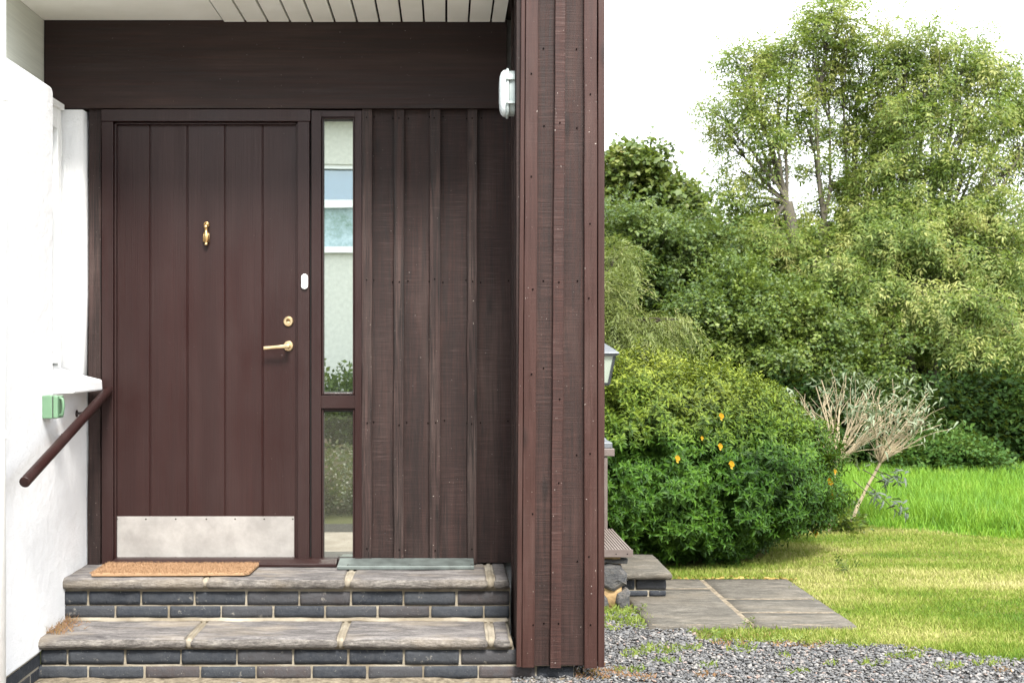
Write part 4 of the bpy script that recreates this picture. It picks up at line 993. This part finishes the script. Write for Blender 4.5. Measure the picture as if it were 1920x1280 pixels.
# undergrowth along the far edge of the grass: nobody could count it
P_ = []
for i in range(26000):
    x_ = random.uniform(1.0, 12.0); t_ = random.random(); hmax = .62+.25*min(1, max(0, x_-3.2))+.4*noise.noise((x_*.9, 0, 0))+.25*noise.noise((x_*3, 4, 0))
    z_ = hmax*t_**.8; y_ = 13.25+.25*noise.noise((x_*1.3, 0, 5))-.55*math.cos(t_*1.5)+abs(random.gauss(0, .25))
    P_.append((x_, y_, z_+.02))
P_ = np.array(P_); n = len(P_)
yd = np.stack([RNG.normal(0, .7, n), RNG.normal(-.6, .5, n), RNG.normal(-.1, .5, n)], -1); up = np.stack([RNG.normal(0, .4, n), RNG.normal(-.5, .4, n), np.ones(n)], -1)
V, Fc = scatter('small', P_, yd, up, 1.1*RNG.uniform(.7, 1.4, n))
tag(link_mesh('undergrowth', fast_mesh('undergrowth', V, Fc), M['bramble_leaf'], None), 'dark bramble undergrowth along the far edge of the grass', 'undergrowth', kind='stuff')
P_ = []
for i in range(22000):
    x_ = random.uniform(-1, 13); z_ = random.uniform(0, 1)**.8*(3.0+.5*noise.noise((x_*.7, 2, 0))); P_.append((x_, 17.6+random.gauss(0, .5), z_+.1))
P_ = np.array(P_); n = len(P_)
yd = np.stack([RNG.normal(0, .7, n), RNG.normal(-.6, .5, n), RNG.normal(-.1, .5, n)], -1); up = np.stack([RNG.normal(0, .4, n), RNG.normal(-.5, .4, n), np.ones(n)], -1)
V, Fc = scatter('broad', P_, yd, up, 1.2*RNG.uniform(.7, 1.4, n))
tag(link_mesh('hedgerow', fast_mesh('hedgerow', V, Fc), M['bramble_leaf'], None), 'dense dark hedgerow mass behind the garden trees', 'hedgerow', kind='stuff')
# low fresh nettles in front of the brambles at right
P_ = []
for i in range(5200):
    x_ = PX(random.uniform(1650, 1850), 12.6); h_ = .34*math.sqrt(max(0, 1-((x_-PX(1750, 12.6))/(PX(1850, 12.6)-PX(1750, 12.6)))**2))+.02
    P_.append((x_, 12.5+random.gauss(0, .18), random.uniform(0, 1)*h_+.03))
P_ = np.array(P_); n = len(P_); yd = np.stack([RNG.normal(0, .7, n), RNG.normal(-.6, .5, n), RNG.normal(0, .5, n)], -1); up = np.stack([RNG.normal(0, .4, n), RNG.normal(-.4, .4, n), np.ones(n)], -1)
V, Fc = scatter('small', P_, yd, up, .85*RNG.uniform(.7, 1.3, n))
tag(link_mesh('nettle_patch', fast_mesh('nettle_patch', V, Fc), M['nettle_leaf'], None), 'low mound of nettles at the far edge of the long grass', 'nettles', kind='stuff')

# the big hypericum
C = np.array([1.35, 7.9, .45]); Rr = np.array([1.17, 1.02, .76])
hy = empty('hypericum_shrub', (1.5, 7.9, 0), 'large rounded leafy shrub with yellow green tips and a few yellow flowers beside the path', 'shrub')
def hpoint(n, r0, r1):
    d = unit(RNG.normal(size=(n, 3))); d[:, 1] = np.where(RNG.random(n) < .7, -np.abs(d[:, 1]), d[:, 1])
    lump = np.array([1+.10*noise.noise(Vector(v*2.3))+.07*noise.noise(Vector(v*6.0)) for v in d])
    r = RNG.uniform(r0, r1, n)**.7*lump
    RR = np.where(d[:, 2:3] < 0, np.array([1.14, 1.0, .50]), Rr)
    p = C+d*RR*r[:, None]
    return p, d
p, d = hpoint(13000, .62, 1.05)
pit = np.array([noise.noise(Vector(v*5.5)) for v in p]); rr_ = np.linalg.norm((p-C)/Rr, axis=1)
keep = (pit > -.13) | (rr_ < .80); p, d = p[keep], d[keep]
p2, d2 = hpoint(4200, .25, .75); p = np.concatenate([p, p2]); d = np.concatenate([d, d2])
k = (p[:, 2] > .04) & (p[:, 0] > .72) & ~((p[:, 0] < 1.24) & (p[:, 1] < 6.80)) ; p, d = p[k], d[k]; n = len(p)
grow = d*np.array([1, 1, .5])+np.array([0, -.1, .38])+RNG.normal(0, .36, (n, 3))      # shoots arch outward, their axis is local z
yd = np.cross(grow, RNG.normal(size=(n, 3)))
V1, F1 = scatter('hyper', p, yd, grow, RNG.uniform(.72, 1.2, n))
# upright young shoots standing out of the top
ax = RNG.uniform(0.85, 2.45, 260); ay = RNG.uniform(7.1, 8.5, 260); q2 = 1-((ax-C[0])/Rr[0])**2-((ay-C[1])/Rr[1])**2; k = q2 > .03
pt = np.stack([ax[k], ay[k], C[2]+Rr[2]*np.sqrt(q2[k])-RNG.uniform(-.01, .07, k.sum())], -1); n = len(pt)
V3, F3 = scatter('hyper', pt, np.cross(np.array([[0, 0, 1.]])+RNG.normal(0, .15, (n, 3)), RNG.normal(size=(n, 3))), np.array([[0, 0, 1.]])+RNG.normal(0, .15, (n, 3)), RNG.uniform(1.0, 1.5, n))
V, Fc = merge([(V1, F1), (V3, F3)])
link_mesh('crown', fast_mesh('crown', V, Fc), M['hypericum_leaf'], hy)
sk = Skel()
for i in range(150):
    d_ = Vector((random.gauss(0, 1), random.gauss(-.3, 1), abs(random.gauss(.5, .6)))).normalized()
    e = Vector((C[0]+d_.x*Rr[0]*.9, C[1]+d_.y*Rr[1]*.9, C[2]-.1+d_.z*Rr[2]*.9))
    if e.x < .8: continue
    sk.limb(Vector((random.uniform(1.1, 1.9), random.uniform(7.6, 8.2), 0)), e, .007, .002, n=5, wob=.1, sides=5)
sk.mb.build('trunk', M['dark_bark'], hy)
def flower(px_, py_, D, s):
    c_ = PT(px_, py_, D); r = [(leafrot(leaf_t(.026, .024+.004*(k % 2), -.5), k*1.2566+.3+.2*(k % 3), .75-.25*(k % 2), (0, 0, 0), .5*((k % 3)-1))) for k in range(5)]
    T, TF = cluster(r, LFT)
    V, Fc = instance(T, TF, np.array([c_[:]]), frames(np.array([[1., 0, .1]]), np.array([[.1, -1., .3]])), np.array([s]))
    link_mesh('flower', fast_mesh('flower', V, Fc), M['petal'], hy)
for px_, py_, s in ((1270, 861, 1.2), (1350, 838, 1.1), (1371, 872, 1.3), (1352, 782, 1.2), (1316, 822, .7)):
    X_ = PX(px_, 7); q_ = 1-((X_-C[0])/Rr[0])**2-((PZ(py_, 7)-C[2])/.8)**2
    flower(px_, py_, C[1]-Rr[1]*math.sqrt(max(q_, .0))-.10, s*.95)
for px_, py_, s in ((1555, 905, 1.5), (1560, 928, 1.4), (1528, 1000, 1.2), (1565, 885, .9)): flower(px_, py_, 7.45, s)

# dry buddleia
D8 = 8.7
bd = empty('dry_shrub', PT(1590, 985, D8), 'straggly half dead shrub of bare tan stems arching over the long grass', 'shrub')
sk = Skel(); tips = []
def branch(a, b, r0, r1, sub=3, wob=.06):
    pts = sk.limb(a, b, r0, r1, n=6, wob=wob, sides=5, sag=.06); tips.append(pts[-1]); tips.append(pts[-2])
    for _ in range(sub):
        i = random.randint(2, 5); dv = (pts[-1]-pts[0]).normalized()+Vector((random.gauss(0, .45), random.gauss(0, .4), random.gauss(.1, .35)))
        L = random.uniform(.10, .34); q_ = sk.limb(pts[i], pts[i]+dv.normalized()*L, r1*.9, r1*.5, n=3, wob=.1, sides=4); tips.append(q_[-1])
b0 = PT(1588, 985, D8); b0.z = .02; f0 = PT(1650, 868, D8); sk.limb(b0, f0, .014, .010, n=6, wob=.04, sides=8)
for (tx, ty) in ((1735, 752), (1722, 805), (1700, 830), (1680, 800), (1730, 780), (1700, 775), (1660, 770), (1690, 745), (1728, 822), (1712, 790), (1670, 830), (1645, 745), (1690, 760), (1630, 790), (1705, 812), (1735, 765), (1650, 730), (1640, 850)):
    e = PT(tx, ty, D8+random.uniform(-.35, .35)); branch(f0, e, .0068, .0032, 4)
b1 = PT(1555, 960, D8-.1); b1.z = .02; f1 = PT(1568, 870, D8-.1); sk.limb(b1, f1, .013, .009, n=5, wob=.03, sides=8)
for (tx, ty) in ((1578, 740), (1572, 742), (1600, 770), (1640, 760), (1655, 790), (1620, 800), (1610, 745), (1560, 760), (1545, 740), (1530, 725), (1500, 745), (1515, 800), (1640, 820), (1590, 790), (1480, 735), (1660, 775), (1625, 735), (1540, 712), (1600, 820), (1630, 770), (1585, 720), (1670, 750), (1520, 770), (1650, 810), (1610, 840)):
    e = PT(tx, ty, D8+random.uniform(-.4, .3)); branch(f1, e, .0068, .0032, 4)
sk.mb.build('trunk', M['dry_stem'], bd, smooth=True)
P_ = np.array([t_[:] for t_ in tips for _ in range(1) if random.random() < .55]); P_ = P_+RNG.normal(0, .025, P_.shape); n = len(P_)
V, Fc = scatter('grey', P_, RNG.normal(size=(n, 3)), np.array([[0, 0, 1.]])+RNG.normal(0, .5, (n, 3)), RNG.uniform(.6, 1.1, n))
link_mesh('leaves', fast_mesh('leaves', V, Fc), M['grey_leaf'], bd)
hang = []; sk = Skel()
for (ax_, ay_, bx_, by_) in ((1625, 905, 1692, 968), (1618, 880, 1662, 908), (1640, 880, 1688, 900), (1600, 900, 1650, 945)):
    a_, b_ = PT(ax_, ay_, D8-.1), PT(bx_, by_, D8-.2); pts = sk.limb(a_, b_, .004, .002, n=4, wob=.05, sides=4)
    for q_ in pts[3:]: hang += [(q_+Vector((random.gauss(0, .012), random.gauss(0, .02), random.gauss(0, .012))))[:] for _ in range(2)]
sk.mb.build('twig', M['dark_bark'], bd)
hang = np.array(hang); n = len(hang); V, Fc = scatter('grey', hang, np.array([[1, 0, -.4]])+RNG.normal(0, .3, (n, 3)), np.array([[.3, -.5, .5]])+RNG.normal(0, .4, (n, 3)), RNG.uniform(.7, 1.2, n))
link_mesh('withered_leaves', fast_mesh('withered_leaves', V, Fc), M['dark_leaf'], bd)
P_ = np.stack([RNG.normal(b0.x-.05, .07, 160), RNG.normal(b0.y, .08, 160), RNG.uniform(0, 1, 160)**1.5*.12], -1); n = len(P_)
V, Fc = scatter('small', P_, RNG.normal(size=(n, 3)), np.array([[0, 0, 1.]])+RNG.normal(0, .4, (n, 3)), RNG.uniform(.5, .9, n))
link_mesh('base_shoots', fast_mesh('base_shoots', V, Fc), M['hawthorn_leaf'], bd)
# small seedling on the lawn
sdl = empty('seedling', PT(1588, 1076, 7.0), 'small leafy seedling growing alone in the lawn near the shrub', 'plant')
P_ = np.array([(sdl.location+Vector((random.gauss(0, .03), random.gauss(0, .03), random.uniform(.0, .08))))[:] for _ in range(9)]); n = len(P_)
V, Fc = scatter('hyper', P_, RNG.normal(size=(n, 3)), np.array([[0, 0, 1.]])+RNG.normal(0, .4, (n, 3)), RNG.uniform(.4, .7, n))
link_mesh('leaves', fast_mesh('leaves', V, Fc), M['thicket_leaf'], sdl)
# weeds
def weeds(name, mat, label, pts, hs, wd):
    Vs = []
    x, y = pts
    V, Fc = blades(x, y, hs, wd, .9, .012)
    tag(link_mesh(name, fast_mesh(name, V, Fc), M[mat], None), label, 'weeds', kind='stuff')
def patches(lst, n):
    X, Y = [], []
    for (px_, py_, rx, ry) in lst:
        m_ = int(n*rx*ry/900)
        r = np.sqrt(RNG.uniform(0, 1, m_)); a_ = RNG.uniform(0, 6.283, m_)
        xx = px_+rx*r*np.cos(a_); yy = py_+ry*r*np.sin(a_); D = E*F/(yy-CY); X.append((xx-CX)*D/F); Y.append(D)
    return np.concatenate(X), np.concatenate(Y)
x, y = patches([(1400, 1188, 120, 5), (1560, 1190, 60, 5), (1495, 1110, 20, 4), (1540, 1135, 16, 4), (1590, 1165, 16, 5), (1250, 1245, 30, 4), (1640, 1250, 30, 4), (1850, 1250, 30, 4), (1500, 1265, 30, 3), (1160, 1158, 32, 16), (1160, 1150, 30, 16), (1195, 1172, 30, 12), (1150, 1175, 20, 12), (1200, 1170, 25, 10), (1240, 1222, 40, 10), (1190, 1232, 25, 8), (1350, 1200, 45, 12), (1450, 1200, 60, 11), (1560, 1205, 60, 10), (1390, 1222, 30, 8), (1470, 1235, 15, 4), (1180, 1262, 30, 6), (1330, 1255, 20, 5), (1610, 1212, 40, 8), (1700, 1235, 40, 6), (1780, 1255, 30, 7), (1300, 1220, 25, 5), (1560, 1250, 14, 4)], 330)
weeds('weeds', 'weed_leaf', 'low green weeds growing through the gravel and along the path edge', (x, y), RNG.uniform(.010, .032, len(x)), RNG.uniform(.004, .010, len(x)))
x, y = patches([(1390, 1184, 26, 5), (1500, 1212, 18, 5), (1455, 1205, 30, 5), (1190, 1150, 25, 10), (1700, 1238, 20, 4), (1330, 1195, 20, 4)], 34)
n = len(x); V, Fc = scatter('hyper', np.stack([x, y, np.full(n, .01)], -1), RNG.normal(size=(n, 3)), np.array([[0, 0, 1.]])+RNG.normal(0, .3, (n, 3)), RNG.uniform(.25, .6, n))
tag(link_mesh('leafy_weeds', fast_mesh('leafy_weeds', V, Fc), M['weed_leaf'], None), 'small leafy weeds sprouting at the front edge of the path', 'weeds', kind='stuff')
x, y = patches([(1110, 1270, 35, 10), (1150, 1265, 40, 12), (1200, 1275, 30, 7), (1370, 1208, 35, 9), (1480, 1212, 40, 8), (1430, 1196, 30, 6), (1330, 1270, 30, 6), (1540, 1215, 30, 6), (1880, 1262, 20, 5)], 330)
weeds('dry_weeds', 'red_weed', 'reddish dry creeping weeds on the gravel', (x, y), RNG.uniform(.006, .022, len(x)), RNG.uniform(.004, .009, len(x)))
n = 260; x = RNG.normal(-1.585, .03, n); y = RNG.uniform(4.80, 5.05, n); V, Fc = blades(x, y, RNG.uniform(.012, .045, n), np.full(n, .0028), 1.0, .174)
k = np.abs(x) > 0
tag(link_mesh('dry_tuft', fast_mesh('dry_tuft', V, Fc), M['red_weed'], None), 'dry grass tuft in the corner of the lower step', 'weeds', kind='stuff')
# fallen leaves at the foot of the shrub
x = RNG.uniform(1.25, 2.0, 120); y = 6.76+np.abs(RNG.normal(0, .05, 120)); pos = np.stack([x, y, np.full(120, .02)], -1)
a = RNG.uniform(0, 6.28, 120); V, Fc = instance(leaf_t(.02, .05, .2), LFT, pos, frames(np.stack([np.cos(a), np.sin(a), RNG.normal(0, .2, 120)], -1), np.array([[0, 0, 1.]])+RNG.normal(0, .4, (120, 3))), RNG.uniform(.5, 1.1, 120))
tag(link_mesh('fallen_leaves', fast_mesh('fallen_leaves', V, Fc), M['fallen'], None), 'dry fallen leaves along the foot of the leafy shrub', 'leaves', kind='stuff')

# ============================================================ BEHIND THE CAMERA: what the sidelight mirrors
oh = empty('opposite_house', (-1.7, -6.2, 0), 'cream rendered house opposite, mirrored in the tall sidelight pane', 'house')
mirD = 5.392; YH = -6.0; TD = mirD*2-YH
def zr(py): return PZ(py, TD)
xr0, xr1 = PX(560, TD), PX(700, TD)
zw0, zw1 = zr(468), zr(308)
mb = MB()
mb.box(-9, xr0-1.2, YH-.3, YH, 0, 4.6); mb.box(xr1+.9, 7, YH-.3, YH, 0, 4.6)
mb.box(xr0-1.2, xr1+.9, YH-.3, YH, 0, zw0); mb.box(xr0-1.2, xr1+.9, YH-.3, YH, zw1, 4.6)
mb.build('wall', M['cream_render'], oh)
mb = MB(); mb.box(xr0-1.2, xr1+.9, YH-.16, YH-.14, zr(381), zw1); wn = mb.build('window', M['window_pane'], oh)
mb = MB(); mb.box(xr0-1.2, xr1+.9, YH-.16, YH-.14, zw0, zr(382)); mb.build('painted_reflection', M['painted_reflection'], wn)  # lower pane of the window, its reflection put into the colour
mb = MB(); mb.box(xr0-1.2, xr1+.9, YH-.14, YH-.06, zr(388), zr(374)); mb.box(xr0-1.2, xr1+.9, YH-.14, YH+.08, zw0-.05, zw0+.04); mb.box(xr0-1.2, xr1+.9, YH-.14, YH-.04, zw1-.06, zw1)
mb.build('window_frame', M['upvc_white'], wn)
MB().box(-9.4, 7.4, YH-5, YH+.35, 4.6, 4.9).build('roof', M['dark_trim'], oh)
P_ = np.stack([RNG.uniform(-2.55, .4, 9000), RNG.uniform(-1.8, 1.2, 9000), RNG.uniform(0, 1, 9000)**1.5*.26], -1); n = len(P_)
V, Fc = scatter('small', P_, RNG.normal(size=(n, 3)), RNG.normal(0, .5, (n, 3))+np.array([0, .3, 1]), .8*RNG.uniform(.7, 1.4, n))
tag(link_mesh('heather_bed', fast_mesh('heather_bed', V, Fc), M['heather'], None), 'low heather bed edging the drive, mirrored in the low pane', 'plants', kind='stuff')
P_ = np.stack([RNG.uniform(-5, 2, 5000), RNG.uniform(-4.9, -4.2, 5000), RNG.uniform(0.05, .95, 5000)], -1); n = len(P_)
yd = RNG.normal(size=(n, 3)); up = RNG.normal(0, .5, (n, 3))+np.array([0, .3, 1])
V, Fc = scatter('small', P_, yd, up, 1.2*RNG.uniform(.7, 1.4, n))
tag(link_mesh('garden_bed', fast_mesh('garden_bed', V, Fc), M['hawthorn_leaf'], None), 'bed of low green plants mirrored in the sidelight pane', 'plants', kind='stuff')
